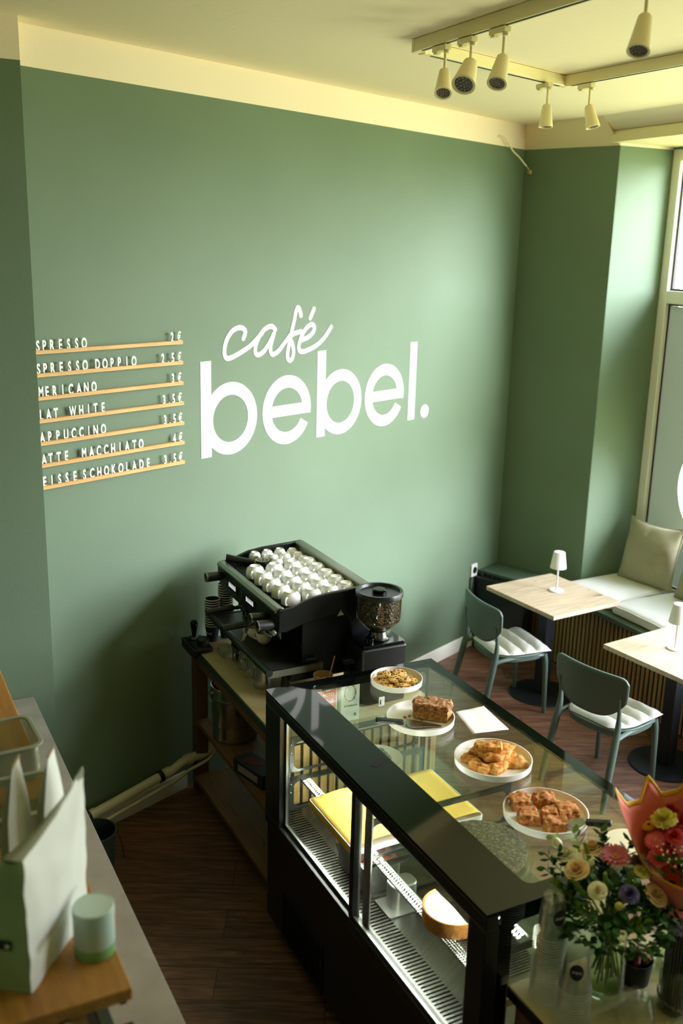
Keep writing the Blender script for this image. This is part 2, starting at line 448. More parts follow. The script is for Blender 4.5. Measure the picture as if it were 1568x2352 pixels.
def rrect(x0, x1, y0, y1, r, n=6):
    P = []
    for cx, cy, a in ((x1 - r, y1 - r, 0), (x0 + r, y1 - r, PI / 2), (x0 + r, y0 + r, PI), (x1 - r, y0 + r, 1.5 * PI)):
        for k in range(n + 1):
            t = a + PI / 2 * k / n; P.append((cx + r * math.cos(t), cy + r * math.sin(t)))
    return P
def rect_like(x0, x1, y0, y1, n=6):
    """same point count as rrect, but with square corners"""
    return [p for c in ((x1, y1), (x0, y1), (x0, y0), (x1, y0)) for p in [c] * (n + 1)]
def smooth(pts, k=6):
    """catmull-rom through the points"""
    P = [Vector(p) for p in pts]; out = []
    for i in range(len(P) - 1):
        a = P[max(i - 1, 0)]; b = P[i]; c = P[i + 1]; d = P[min(i + 2, len(P) - 1)]
        for j in range(k):
            t = j / k
            out.append(0.5 * ((2 * b) + (c - a) * t + (2 * a - 5 * b + 4 * c - d) * t * t + (3 * b - a - 3 * c + d) * t ** 3))
    out.append(P[-1]); return out
def text_mb(txt, size, depth, bold=0.0, sx=1.0, align='CENTER'):
    """lettering as a mesh in the XY plane, thickness along Z"""
    c = bpy.data.curves.new('t', 'FONT'); c.body = txt; c.size = size; c.extrude = depth / 2; c.offset = bold
    c.align_x = align; c.align_y = 'BOTTOM_BASELINE'; c.resolution_u = 3
    o = bpy.data.objects.new('t', c); COL.objects.link(o)
    dg = bpy.context.evaluated_depsgraph_get(); me = bpy.data.meshes.new_from_object(o.evaluated_get(dg))
    bpy.data.objects.remove(o); bpy.data.curves.remove(c)
    mb = MB(); mb.bm.from_mesh(me); bpy.data.meshes.remove(me)
    mb.move(Matrix.Diagonal((sx, 1, 1, 1)))
    return mb
def ordinal(i): return ['first', 'second', 'third', 'fourth', 'fifth', 'sixth', 'seventh', 'eighth', 'ninth', 'tenth', 'eleventh', 'twelfth', 'thirteenth', 'fourteenth', 'fifteenth'][i]

# ------------------------------------------------------------------ the room
P0 = Vector((1.087, 4.701, 0)); D = Vector((0.9254, 0.3789, 0)); NW = Vector((0.3789, -0.9254, 0))   # logo wall: foot, run, normal into the room
WANG = math.atan2(D.y, D.x)
CORNER = P0 + D * 3.74
CEIL = 3.85
def onwall(s, z, off=0.0): return P0 + D * s + NW * off + Vector((0, 0, z))

struct('floor', MB().box(-1.3, 5.6, -2.2, 7.0, -0.1, 0), 'floor_wood')
struct('ceiling', MB().box(-1.3, 5.6, -2.2, 7.0, CEIL, CEIL + 0.1), 'cream_ceiling')
a, b = P0 - D * 0.36, CORNER + D * 0.25
o_ = -NW * 0.2
struct('wall_back', MB().hexa([a, b, b + o_, a + o_], [p + Vector((0, 0, CEIL)) for p in (a, b, b + o_, a + o_)]), 'wall_paint')
a = CORNER - NW * 0.2; b = Vector((4.824, 5.444, 0)); o_ = D * 0.2
mbw = MB()
mbw.hexa([a, b, b + Vector((0.16, 0.03, 0)), a + o_], [p + Vector((0, 0, CEIL)) for p in (a, b, b + Vector((0.16, 0.03, 0)), a + o_)])
struct('wall_right', mbw, 'wall_paint')
struct('wall_reveal', MB().box(4.83, 5.5, 5.444, 5.75, 0, CEIL), 'wall_paint')
struct('wall_left', MB().box(-1.3, 0.793, 4.46, 5.2, 0, CEIL), 'wall_paint')
# cream cove that runs from the corner to the lintel, and the lintel box over the window
A = [(4.548, 6.118, 3.687), (4.823, 5.446, 3.687), (4.70, 5.0, 3.687), (4.70, 2.0, 3.70)]
B = [(4.53, 6.118, CEIL), (4.60, 5.38, CEIL), (4.62, 5.0, CEIL), (4.62, 2.0, CEIL)]
mb = MB()
va = [mb.v(p) for p in A[:2]]; vb = [mb.v(p) for p in B[:2]]
vc = [mb.v((4.95, 5.6, CEIL)), mb.v((4.7, 6.2, CEIL))]; vd = [mb.v((4.95, 5.6, 3.687)), mb.v((4.7, 6.2, 3.687))]
mb.face([va[0], va[1], vb[1], vb[0]]); mb.face([va[1], vd[0], vc[0], vb[1]]); mb.face([vb[0], vb[1], vc[0], vc[1]]); mb.face([va[0], vd[1], vd[0], va[1]])
struct('trim_1', mb, 'cream_cove')
struct('trim_2', MB().hexa([(4.74, -2, 3.77), (5.3, -2, 3.77), (5.3, 5.444, 3.77), (4.76, 5.444, 3.77)], [(4.60, -2, CEIL), (5.3, -2, CEIL), (5.3, 5.444, CEIL), (4.60, 5.40, CEIL)]), 'cream_ceiling')
struct('trim_3', MB().box(4.745, 5.32, -2, 5.444, 3.70, 3.77), 'cream_lamp', bevel=0.004)
# the front wall with the shop windows and the unseen rest of the room
mb = MB()
mb.box(5.3, 5.5, 2.3, 5.75, 0, 0.60); mb.box(5.3, 5.5, 2.0, 2.3, 0, CEIL); mb.box(5.3, 5.5, 0.5, 2.0, 0, 0.35)
mb.box(5.3, 5.5, -2.2, 0.5, 0, CEIL); mb.box(5.3, 5.5, 0.5, 2.0, 3.69, CEIL); mb.box(5.3, 5.5, 2.3, 5.75, 3.69, CEIL)
struct('wall_front', mb, 'plain_wall')
struct('wall_rear', MB().box(-1.3, 5.5, -2.2, -2.0, 0, CEIL), 'plain_wall')
struct('wall_side', MB().box(-1.3, -1.1, -2.2, 4.46, 0, CEIL), 'plain_wall')
# baseboard along the logo wall: two runs, left of the bar counter and right of it
mb = MB()
prof = [(0, 0), (0.018, 0), (0.018, 0.075), (0.013, 0.085), (0.012, 0.094), (0.006, 0.10), (0, 0.10)]
for s0, s1 in ((-0.3, 0.52), (1.5, 3.42)):
    A = [mb.v(onwall(s0, z, o)) for o, z in prof]; B = [mb.v(onwall(s1, z, o)) for o, z in prof]
    mb.face(A); mb.face(B[::-1])
    for i in range(len(prof)): j = (i + 1) % len(prof); mb.face([A[i], A[j], B[j], B[i]])
struct('baseboard_back', mb, 'white_trim')

# windows: frame bars, glass, and the frosted film with its round cut-out
def window(name, y0, y1, z0, z1, bars_y, bars_z, film_z=None):
    root = bpy.data.objects.new(name, None); COL.objects.link(root); root.location = (5.3, y0, z0); root['kind'] = 'structure'
    mb = MB(); f = 0.075
    mb.box(5.30, 5.38, y0, y0 + f, z0, z1); mb.box(5.30, 5.38, y1 - f, y1, z0, z1)
    mb.box(5.30, 5.38, y0 + f, y1 - f, z0, z0 + 0.03); mb.box(5.30, 5.38, y0 + f, y1 - f, z1 - f, z1)
    for y in bars_y: mb.box(5.30, 5.38, y - 0.05, y + 0.05, z0 + 0.03, z1 - f)
    for z in bars_z:
        ys = [y0 + f] + [v for y in sorted(bars_y) for v in (y - 0.05, y + 0.05)] + [y1 - f]
        for i in range(0, len(ys), 2): mb.box(5.30, 5.38, ys[i], ys[i + 1], z - 0.045, z + 0.045)
    obj('window_frame', mb, 'white_trim', root, world=True, bevel=0.006)
    ys = [y0 + f] + [v for y in sorted(bars_y) for v in (y - 0.05, y + 0.05)] + [y1 - f]
    zs = [z0 + 0.03] + [v for z in sorted(bars_z) for v in (z - 0.045, z + 0.045)] + [z1 - f]
    for i in range(0, len(ys), 2):
        for j in range(0, len(zs), 2):
            ya, yb, za, zb = ys[i], ys[i + 1], zs[j], zs[j + 1]
            g = MB(); g.box(5.345, 5.349, ya, yb, za, zb)
            obj('window_pane', g, 'pane_glass', root, world=True)
            s = MB(); s.ring(rect_like(ya, yb, za, zb), rect_like(ya + 0.014, yb - 0.014, za + 0.014, zb - 0.014), 5.335, 5.36, 'x')
            obj('pane_seal', s, 'black_plastic', root, world=True)
            if film_z and zb < film_z and i == len(ys) - 2:
                g = MB(); n = 48; cy, cz, r = 4.70, 1.41, 0.40
                inner = [(cy + r * math.cos(2 * PI * t / n), cz + r * math.sin(2 * PI * t / n)) for t in range(n)]
                outer = []
                for t in range(n):
                    c, s_ = math.cos(2 * PI * t / n), math.sin(2 * PI * t / n)
                    m_ = min(((yb - 0.016 - cy) / c if c > 1e-9 else ((ya + 0.016 - cy) / c if c < -1e-9 else 1e9)),
                             ((zb - 0.016 - cz) / s_ if s_ > 1e-9 else ((za + 0.016 - cz) / s_ if s_ < -1e-9 else 1e9)))
                    outer.append((cy + c * m_, cz + s_ * m_))
                for cyy in (ya + 0.016, yb - 0.016):        # pull the nearest ray onto each true corner
                    for czz in (za + 0.016, zb - 0.016):
                        kk = min(range(n), key=lambda t: (outer[t][0] - cyy) ** 2 + (outer[t][1] - czz) ** 2); outer[kk] = (cyy, czz)
                g.ring(outer, inner, 5.3405, 5.3435, 'x')
                tag(obj('frosted_film', g, 'window_film', root, world=True), 'frosted grey green film with a clear round cut-out')
    return root
window('window_1', 2.3, 5.444, 0.60, 3.69, (3.93,), (2.70,), film_z=2.7)
window('window_2', 0.5, 2.0, 0.35, 3.69, (), (2.70,))

# ------------------------------------------------------------------ bench, ledge, radiator, socket
bench = thing('window_bench', 'built-in window bench with black and oak slatted front and green seat board', 'bench', (4.6, 5.0, 0))
mb = MB(); mb.prism([(4.60, 2.3), (5.298, 2.3), (5.298, 5.442), (4.832, 5.442), (4.59, 5.985), (4.59, 5.7)], 0.545, 0.58)
obj('seat_board', mb, 'board_green', bench, world=True, bevel=0.004)
obj('backing_panel', MB().box(4.632, 4.65, 2.3, 5.78, 0.0, 0.544), 'black_felt', bench, world=True)
mb = MB(); y = 5.765
while y > 2.4: mb.box(4.625, 4.632, y - 0.0265, y, 0.012, 0.544); y -= 0.0405
obj('slat_front', mb, 'slat_oak', bench, world=True, bevel=0.002, bseg=1)

def dB(d, t, z=0.0):   # d = distance in front of wall_right, t = distance from the corner along it
    p = CORNER - D * d + NW * t; return Vector((p.x, p.y, z))
ledge = obj('window_ledge', MB().prism([tuple(dB(0.0, 0.004).xy), tuple(dB(0.0, 0.70).xy), (4.585, 5.70), tuple(dB(0.27, 0.45).xy), tuple(dB(0.27, 0.004).xy)], 0.582, 0.607), 'board_green', bevel=0.003)
tag(ledge, 'green painted ledge above the black radiator in the corner', 'ledge')
rad = thing('radiator', 'black radiator in the corner beside the window bench', 'radiator', dB(0.33, 0.2))
def radbox(d0, d1, t0, t1, z0, z1):
    return MB().hexa([dB(d0, t0, z0), dB(d1, t0, z0), dB(d1, t1, z0), dB(d0, t1, z0)], [dB(d0, t0, z1), dB(d1, t0, z1), dB(d1, t1, z1), dB(d0, t1, z1)])
obj('panel', radbox(0.205, 0.33, 0.012, 0.46, 0.09, 0.575), 'black_satin', rad, world=True, bevel=0.012)
mb = MB()
for i in range(10):
    t = 0.05 + i * 0.04; q = radbox(0.22, 0.31, t, t + 0.02, 0.576, 0.584)
    me_ = bpy.data.meshes.new('q'); q.bm.to_mesh(me_); q.bm.free(); mb.bm.from_mesh(me_); bpy.data.meshes.remove(me_)
obj('grille', mb, 'black_metal', rad, world=True)
p = dB(0.28, 0.035, 0.585); obj('valve_knob', MB().cyl(p, p + Vector((0, 0, 0.022)), 0.022, 0.019), 'black_plastic', rad, world=True)
mb = radbox(0.22, 0.31, 0.03, 0.06, 0.0, 0.088); obj('foot', mb, 'black_satin', rad, world=True)
mb = radbox(0.22, 0.31, 0.40, 0.43, 0.0, 0.088); obj('foot', mb, 'black_satin', rad, world=True)

sock = thing('wall_socket', 'white wall socket on the green wall beside the radiator', 'socket', onwall(3.40, 0.62), WANG)
obj('plate', MB().prism(rrect(-0.04, 0.04, -0.05, 0.05, 0.008), -0.012, 0.0, 'y'), 'white_plastic', sock, bevel=0.002)
mb = MB(); mb.lathe([(0.0, 0), (0.019, 0), (0.021, 0.003), (0.0245, 0.003), (0.0245, -0.002), (0, -0.002)], 24); mb.move(Matrix.Translation((0.003, -0.013, 0)) @ Matrix.Rotation(PI / 2, 4, 'X'))
obj('socket_well', mb, 'black_plastic', sock)
# white trunking running down the wall from the socket
tag(obj('cable_trunking', MB().hexa([onwall(3.355, 0.10, 0.001), onwall(3.385, 0.10, 0.001), onwall(3.385, 0.10, 0.014), onwall(3.355, 0.10, 0.014)], [onwall(3.355, 0.565, 0.001), onwall(3.385, 0.565, 0.001), onwall(3.385, 0.565, 0.014), onwall(3.355, 0.565, 0.014)]), 'board_green'),
    'narrow green cable duct running down the wall below the socket', 'cable duct')

# ------------------------------------------------------------------ cushions and pillows
def cushion(name, label, sx, sy, h, loc, rotz, group, seed, m='fabric_bench'):
    t = thing(name, label, 'cushion', loc, rotz, group)
    def f(top):
        def g(u, v):
            x = (u - 0.5); y = (v - 0.5)
            k = (max(0, 1 - (2 * abs(x)) ** 5) * max(0, 1 - (2 * abs(y)) ** 5)) ** 0.5
            wob = 0.006 * noise.noise(Vector((x * 4 + seed, y * 4, seed)))
            r = 0.03  # rounded corners in plan
            X, Y = x * sx, y * sy
            ax, ay = abs(X) - (sx / 2 - 0.05), abs(Y) - (sy / 2 - 0.05)
            if ax > 0 and ay > 0:
                d = math.hypot(ax, ay); lim = 0.05
                if d > lim: X -= math.copysign(ax * (1 - lim / d), X); Y -= math.copysign(ay * (1 - lim / d), Y)
            return (X, Y, (h * 0.80 + h * 0.32 * k + wob) if top else h * 0.12 * (1 - k))
        return g
    mb = MB(); n = 22
    mb.grid(f(True), n, n); mb.grid(f(False), n, n)
    per = [(i / n, 0) for i in range(n)] + [(1, i / n) for i in range(n)] + [(1 - i / n, 1) for i in range(n)] + [(0, 1 - i / n) for i in range(n)]
    A = [mb.v(f(True)(*p)) for p in per]; B = [mb.v(f(False)(*p)) for p in per]
    for i in range(len(per)): j = (i + 1) % len(per); mb.face([A[i], A[j], B[j], B[i]])
    bmesh.ops.remove_doubles(mb.bm, verts=mb.bm.verts[:], dist=0.0005)
    obj('cover', mb, m, t, sharp=70)
    for zz, f_ in ((0, True),):
        P = [Vector(f(True)(*p)) for p in per]; P.append(P[0])
        obj('piping', MB().tube(P, 0.0045, 6, caps=False), m, t)
    return t
cushion('seat_cushion', 'pale grey bench cushion at the corner end, under the throw pillow', 0.60, 0.47, 0.075, (4.955, 5.19, 0.581), 0.02, 'bench seat cushions', 1.0)
cushion('seat_cushion', 'pale grey bench cushion beside the nearer table lamp', 0.60, 0.56, 0.075, (4.955, 4.655, 0.581), 0.0, 'bench seat cushions', 5.0)

def pillow(label, size, loc, rot, seed, group):
    t = bpy.data.objects.new('throw_pillow', None); COL.objects.link(t); t.location = loc; t.rotation_euler = rot
    tag(t, label, 'pillow', group)
    def f(sgn):
        def g(u, v):
            x, y = u * 2 - 1, v * 2 - 1
            edge = max(0, (1 - abs(x) ** 2.6)) ** 0.55 * max(0, (1 - abs(y) ** 2.6)) ** 0.55
            pinch = 1 - 0.07 * (1 - y * y) * abs(x) ** 4; pinchy = 1 - 0.13 * (1 - x * x) * abs(y) ** 4 * (1 if y > 0 else 0.4)
            th = 0.075 * edge * (1 + 0.35 * noise.noise(Vector((x * 1.6 + seed, y * 1.6, seed)))) + 0.006 * edge * noise.noise(Vector((x * 7, y * 7, seed + sgn)))
            return (sgn * th, x * size / 2 * pinch, (y + 1) * size / 2 * 1.0 if y < 0 else size / 2 + y * size / 2 * pinchy)
        return g
    mb = MB(); mb.grid(f(1), 26, 26); mb.grid(f(-1), 26, 26); bmesh.ops.remove_doubles(mb.bm, verts=mb.bm.verts[:], dist=0.0004)
    obj('cover', mb, 'fabric_pillow', t, sharp=80)
    n = 26; per = [(i / n, 0) for i in range(n)] + [(1, i / n) for i in range(n)] + [(1 - i / n, 1) for i in range(n)] + [(0, 1 - i / n) for i in range(n)]
    P = [f(1)(*p) for p in per]; P.append(P[0]); obj('piping', MB().tube(P, 0.005, 6, caps=False), 'fabric_pillow', t)
    return t
pillow('beige linen throw pillow leaning in the window corner of the bench', 0.46, (5.125, 5.115, 0.668), (0, math.radians(13), math.radians(10)), 2.0, 'pillows on the bench')
pillow('beige throw pillow farther along the bench, cut by the right edge', 0.42, (5.15, 4.605, 0.668), (0, math.radians(13), math.radians(6)), 6.0, 'pillows on the bench')

# ------------------------------------------------------------------ tables and their lamps
def table(label, cx, cy, rot, sx, sy, base):
    t = thing('cafe_table', label, 'table', (cx, cy, 0), rot, 'square cafe tables by the bench')
    obj('tabletop', MB().box(-sx / 2, sx / 2, -sy / 2, sy / 2, 0.722, 0.75), 'table_oak', t, bevel=0.002)
    bx, by = base
    obj('column', MB().box(bx - 0.04, bx + 0.04, by - 0.04, by + 0.04, 0.012, 0.712), 'black_metal', t, bevel=0.006)
    mb = MB(); mb.lathe([(0, 0), (0.215, 0), (0.22, 0.004), (0.216, 0.012), (0.05, 0.016), (0, 0.016)], 48, (bx, by, 0)); obj('base_plate', mb, 'black_metal', t)
    obj('top_plate', MB().box(bx - 0.16, bx + 0.16, by - 0.16, by + 0.16, 0.711, 0.722), 'black_metal', t)
    return t
table('square oak table with black column in the corner near the radiator', 4.212, 5.023, math.radians(4.8), 0.60, 0.665, (0.0, 0.03))
table('square oak table nearer the camera, bleached by window light at the right edge', 4.268, 3.884, math.radians(6), 0.62, 0.665, (0.02, 0.05))
obj('maker_plate', MB().prism(rrect(-0.028, 0.028, -0.007, 0.007, 0.003), -0.0015, 0, 'y'), 'steel', [o for o in bpy.data.objects if o.name.startswith('cafe_table')][1], loc=(0.02, 0.0095, 0.07))

def table_lamp(label, loc):
    t = thing('table_lamp', label, 'lamp', loc, 0.0, 'cordless table lamps')
    obj('base', MB().lathe([(0, 0), (0.05, 0), (0.0505, 0.004), (0.047, 0.0085), (0, 0.0085)], 40), 'lamp_white', t)
    obj('stem', MB().cyl((0, 0, 0.008), (0, 0, 0.20), 0.0065, n=16), 'lamp_white', t)
    obj('lamp_shade', MB().lathe([(0.054, 0.165), (0.0555, 0.165), (0.039, 0.275), (0.036, 0.279), (0, 0.279), (0, 0.275), (0.036, 0.274), (0.054, 0.167)], 40), 'lamp_white', t)
    return t
table_lamp('small cream table lamp on the oak table near the radiator', (4.273, 5.057, 0.751))
table_lamp('small cream table lamp on the nearer oak table at the right edge', (4.27, 3.955, 0.751))

# ------------------------------------------------------------------ chairs
def chair(label, loc, rot):
    t = thing('cafe_chair', label, 'chair', loc, rot, 'sage green cafe chairs')
    def outline(s, k=1.0):
        P = []
        for i in range(48):
            a = 2 * PI * i / 48; c, q = math.cos(a), math.sin(a)
            e = 0.62 if c > 0 else 0.8
            P.append((0.005 + 0.208 * k * math.copysign(abs(c) ** e, c), 0.222 * k * math.copysign(abs(q) ** 0.66, q)))
        return P
    obj('seat', MB().prism(outline(0), 0.432, 0.446), 'chair_green', t, bevel=0.004)
    mb = MB(); mb.ring(outline(0, 0.97), outline(0, 0.86), 0.402, 0.432); obj('seat_frame', mb, 'chair_green', t, bevel=0.004)
    for s in (-1, 1):
        P = smooth([(0.175, s * 0.178, 0.425), (0.186, s * 0.186, 0.36), (0.192, s * 0.192, 0.20), (0.198, s * 0.198, 0.0)], 4)
        obj('leg', MB().tube(P, [0.022 - 0.008 * i / (len(P) - 1) for i in range(len(P))], 12), 'chair_green', t)
    for s in (-1, 1):
        P = smooth([(-0.290, s * 0.222, 0.0), (-0.262, s * 0.216, 0.16), (-0.218, s * 0.207, 0.37), (-0.198, s * 0.203, 0.47), (-0.198, s * 0.203, 0.56), (-0.212, s * 0.204, 0.66)], 5)
        n_ = len(P); obj('leg', MB().tube(P, [0.015 + 0.008 * math.sin(PI * min(1, i / (n_ * 0.75))) - 0.004 * (i / n_) for i in range(n_)], 12), 'chair_green', t)
    for s in (-1, 1):
        obj('side_rail', MB().tube(smooth([(-0.21, s * 0.205, 0.41), (-0.12, s * 0.205, 0.425), (0.08, s * 0.195, 0.425), (0.18, s * 0.180, 0.415)], 4), 0.014, 8), 'chair_green', t)
    def back(u, v):
        x = u * 2 - 1
        hw = 0.248
        lo = 0.522 + 0.12 * abs(x) ** 3.2; hi = 0.790 - 0.004 * x * x - 0.034 * abs(x) ** 18
        # rounded lower corners
        z = lo + (hi - lo) * v
        y = x * hw * (1 - 0.03 * (1 - v) ** 2 * abs(x))
        bow = 0.045 * x * x
        return (-0.232 + bow - 0.06 * (z - 0.55) , y, z)
    mb = MB(); mb.grid(back, 32, 14)
    obj('backrest', mb, 'chair_green', t, solid=0.014, bevel=0.0, sharp=60)
    return t
def seat_pad(label, loc, rot, seed):
    t = thing('seat_pad', label, 'seat pad', loc, rot, 'padded chair cushions')
    def g(top):
        def f(u, v):
            y = (v * 2 - 1); x = u * 2 - 1
            # D-shaped plan: straight front, round back
            half = 0.212 * (1 - 0.55 * max(0, -x - 0.15) ** 2.4)
            X = 0.012 + 0.20 * x; Y = y * half
            puff = abs(math.sin(PI * (u * 4))) ** 0.5
            edge = (max(0, 1 - abs(y) ** 6)) ** 0.5
            z = 0.006 + (0.030 * puff * edge * (1 + 0.2 * noise.noise(Vector((x * 5, y * 4, seed)))) if top else -0.006 * edge)
            return (X, Y, z)
        return f
    mb = MB(); mb.grid(g(True), 32, 24); mb.grid(g(False), 32, 24); bmesh.ops.remove_doubles(mb.bm, verts=mb.bm.verts[:], dist=0.0006)
    obj('cover', mb, 'fabric_pad', t, sharp=75)
    return t
CH = (((3.862, 5.02), -6.5, 'near the radiator', 'at the oak table in the corner'), ((3.80, 3.945), 11.0, 'nearer the camera', 'at the nearer oak table'))
for (cx, cy), deg, w1, w2 in CH:
    chair('sage green chair with curved back, %s' % w1, (cx, cy, 0), math.radians(deg))
    seat_pad('grey ribbed seat pad on the green chair %s' % w1, (cx, cy, 0.447), math.radians(deg), cx)

# ------------------------------------------------------------------ wall lettering
def wall_obj(name, mb, m, parent, **kw):      # mesh laid out in wall coordinates (s, z, out of the wall)
    M = Matrix(((D.x, 0, NW.x, P0.x), (D.y, 0, NW.y, P0.y), (0, 1, 0, 0), (0, 0, 0, 1)))
    mb.move(M); return obj(name, mb, m, parent, world=True, **kw)
def arc(cx, cz, r, a0, a1, n=40): return [(cx + r * math.cos(math.radians(a0 + (a1 - a0) * i / n)), cz + r * math.sin(math.radians(a0 + (a1 - a0) * i / n))) for i in range(n + 1)]
logo = thing('wall_lettering', 'large white cafe name lettered on the green wall', 'lettering', onwall(1.66, 1.88))
TH0, TH1 = 0.0004, 0.0022
def flat(fn):
    mb = MB(); fn(mb); return mb
def letter_b(s0):
    c = (s0 + 0.214, 2.076); mb = MB()
    mb.prism([(s0, 1.883), (s0 + 0.073, 1.883), (s0 + 0.073, 2.396), (s0, 2.396)], TH0, TH1)
    O = arc(*c, 0.1975, -137, 137, 60); I = arc(*c, 0.1295, -180, 180, 60)
    # bowl: outer arc from stem to stem, inner full circle; the left part is covered by the stem
    O = arc(*c, 0.1975, -180, 180, 72); I = arc(*c, 0.1295, -180, 180, 72)
    O = [(max(p[0], s0 + 0.05), p[1]) for p in O]; I = [(max(p[0], s0 + 0.0725), p[1]) for p in I]
    mb.ring(O[:-1], I[:-1], TH0, TH1 - 0.0003)
    return mb
def letter_e(s0):
    c = (s0 + 0.200, 2.076); mb = MB()
    O = arc(*c, 0.1985, -1, -1 + 334, 70)[0:]; 
    # ring that leaves a gap between the bar's foot and the terminal
    O = arc(*c, 0.1985, -10, 332, 80); I = arc(*c, 0.129, -14, 332, 80)
    A = [mb.v((p[0], p[1], TH1)) for p in O]; B = [mb.v((p[0], p[1], TH1)) for p in I]
    A0 = [mb.v((p[0], p[1], TH0)) for p in O]; B0 = [mb.v((p[0], p[1], TH0)) for p in I]
    for i in range(len(O) - 1):
        mb.face([A[i], A[i + 1], B[i + 1], B[i]]); mb.face([A[i + 1], A[i], A0[i], A0[i + 1]]); mb.face([B[i], B[i + 1], B0[i + 1], B0[i]])
    mb.face([A[0], B[0], B0[0], A0[0]]); mb.face([A[-1], A0[-1], B0[-1], B[-1]])
    mb.prism([(c[0] - 0.135, 2.0435), (c[0] + 0.1965, 2.0435), (c[0] + 0.1965, 2.076), (c[0] + 0.15, 2.106), (c[0] - 0.135, 2.106)], TH0, TH1 + 0.0003)
    return mb
wall_obj('letter', letter_b(0.668), 'white_sign', logo)
wall_obj('letter', letter_e(1.122), 'white_sign', logo)
wall_obj('letter', letter_b(1.576), 'white_sign', logo)
wall_obj('letter', letter_e(2.022), 'white_sign', logo)
wall_obj('letter', flat(lambda m_: m_.prism([(2.479, 1.884), (2.550, 1.884), (2.550, 2.397), (2.479, 2.397)], TH0, TH1)), 'white_sign', logo)
wall_obj('full_stop', flat(lambda m_: m_.prism(arc(2.666, 1.925, 0.045, 0, 360, 32)[:-1], TH0, TH1)), 'white_sign', logo)
SCRIPT = [[(0.976, 2.500), (0.99, 2.535), (0.969, 2.556), (0.932, 2.558), (0.89, 2.54), (0.856, 2.502), (0.839, 2.459), (0.838, 2.424), (0.855, 2.402), (0.895, 2.406), (0.956, 2.427), (1.025, 2.457), (1.075, 2.492), (1.115, 2.522)],
 [(1.22, 2.536), (1.191, 2.556), (1.145, 2.546), (1.101, 2.512), (1.071, 2.464), (1.065, 2.424), (1.084, 2.406), (1.12, 2.416), (1.159, 2.449), (1.190, 2.487), (1.209, 2.516), (1.196, 2.484), (1.182, 2.439), (1.188, 2.409), (1.207, 2.401), (1.245, 2.417), (1.291, 2.456), (1.345, 2.505)],
 [(1.427, 2.606), (1.418, 2.634), (1.401, 2.652), (1.385, 2.628), (1.371, 2.577), (1.354, 2.527), (1.339, 2.472), (1.321, 2.410), (1.322, 2.372), (1.341, 2.358), (1.361, 2.373), (1.368, 2.409), (1.357, 2.452), (1.338, 2.489), (1.372, 2.507), (1.427, 2.517)],
 [(1.437, 2.468), (1.491, 2.482), (1.533, 2.509), (1.541, 2.538), (1.518, 2.553), (1.483, 2.540), (1.444, 2.504), (1.417, 2.454), (1.413, 2.418), (1.437, 2.402), (1.486, 2.407), (1.564, 2.431), (1.629, 2.471), (1.672, 2.513), (1.688, 2.531)],
 [(1.506, 2.589), (1.536, 2.640)]]
def stroke(pts, w):
    P = [Vector((p[0], p[1], 0)) for p in (smooth([(q[0], q[1], 0) for q in pts], 6) if len(pts) > 2 else [(q[0], q[1], 0) for q in pts])]
    mb = MB(); L_, R_ = [], []
    for i, p in enumerate(P):
        d = (P[min(i + 1, len(P) - 1)] - P[max(i - 1, 0)]).normalized(); nn = Vector((-d.y, d.x, 0)) * w
        L_.append(p + nn); R_.append(p - nn)
    for i in range(len(P) - 1):
        mb.face([mb.v((*q.xy, TH1)) for q in (L_[i], R_[i], R_[i + 1], L_[i + 1])])
    for i in range(0, len(P)):                    # round joints and ends
        mb.face([mb.v((P[i].x + w * math.cos(2 * PI * k / 14), P[i].y + w * math.sin(2 * PI * k / 14), TH1 + 0.00001 * i)) for k in range(14)])
    return mb
for nm, st in zip(('script_letter', 'script_letter', 'script_letter', 'script_letter', 'accent'), SCRIPT):
    wall_obj(nm, stroke(st, 0.0135), 'white_sign', logo)

# ------------------------------------------------------------------ menu ledges with standing letters
MENU = [
 ('SPRESSO', [-0.295, -0.262, -0.222, -0.179, -0.136, -0.093, -0.052], '2€', [0.468, 0.513], 2.516),
 ('SPRESSODOPPIO', [-0.298, -0.264, -0.224, -0.181, -0.136, -0.093, -0.052, 0.017, 0.059, 0.1, 0.142, 0.186, 0.228], '2.5€', [0.406, 0.440, 0.47, 0.513], 2.414),
 ('MERICANO', [-0.292, -0.26, -0.22, -0.178, -0.135, -0.091, -0.051, -0.008], '3€', [0.468, 0.511], 2.3105),
 ('LATWHITE', [-0.295, -0.258, -0.221, -0.13, -0.084, -0.043, -0.004, 0.039], '3.5€', [0.408, 0.442, 0.47, 0.511], 2.2075),
 ('APPUCCINO', [-0.297, -0.258, -0.215, -0.172, -0.13, -0.088, -0.047, -0.008, 0.036], '3.5€', [0.412, 0.444, 0.473, 0.512], 2.1045),
 ('ATTEMACCHIATO', [-0.294, -0.26, -0.217, -0.175, -0.078, -0.036, 0.005, 0.047, 0.088, 0.129, 0.172, 0.216, 0.257], '4€', [0.47, 0.511], 2.003),
 ('EISSESCHOKOLADE', [-0.297, -0.259, -0.218, -0.178, -0.134, -0.081, -0.038, 0.003, 0.045, 0.088, 0.13, 0.171, 0.212, 0.256, 0.298], '3.5€', [0.408, 0.442, 0.47, 0.509], 1.8995)]
ROWN = ['top', 'second', 'third', 'fourth', 'fifth', 'sixth', 'bottom']
DRINK = ['espresso', 'espresso doppio', 'americano', 'flat white', 'cappuccino', 'latte macchiato', 'white chocolate']
GLYPH = {}
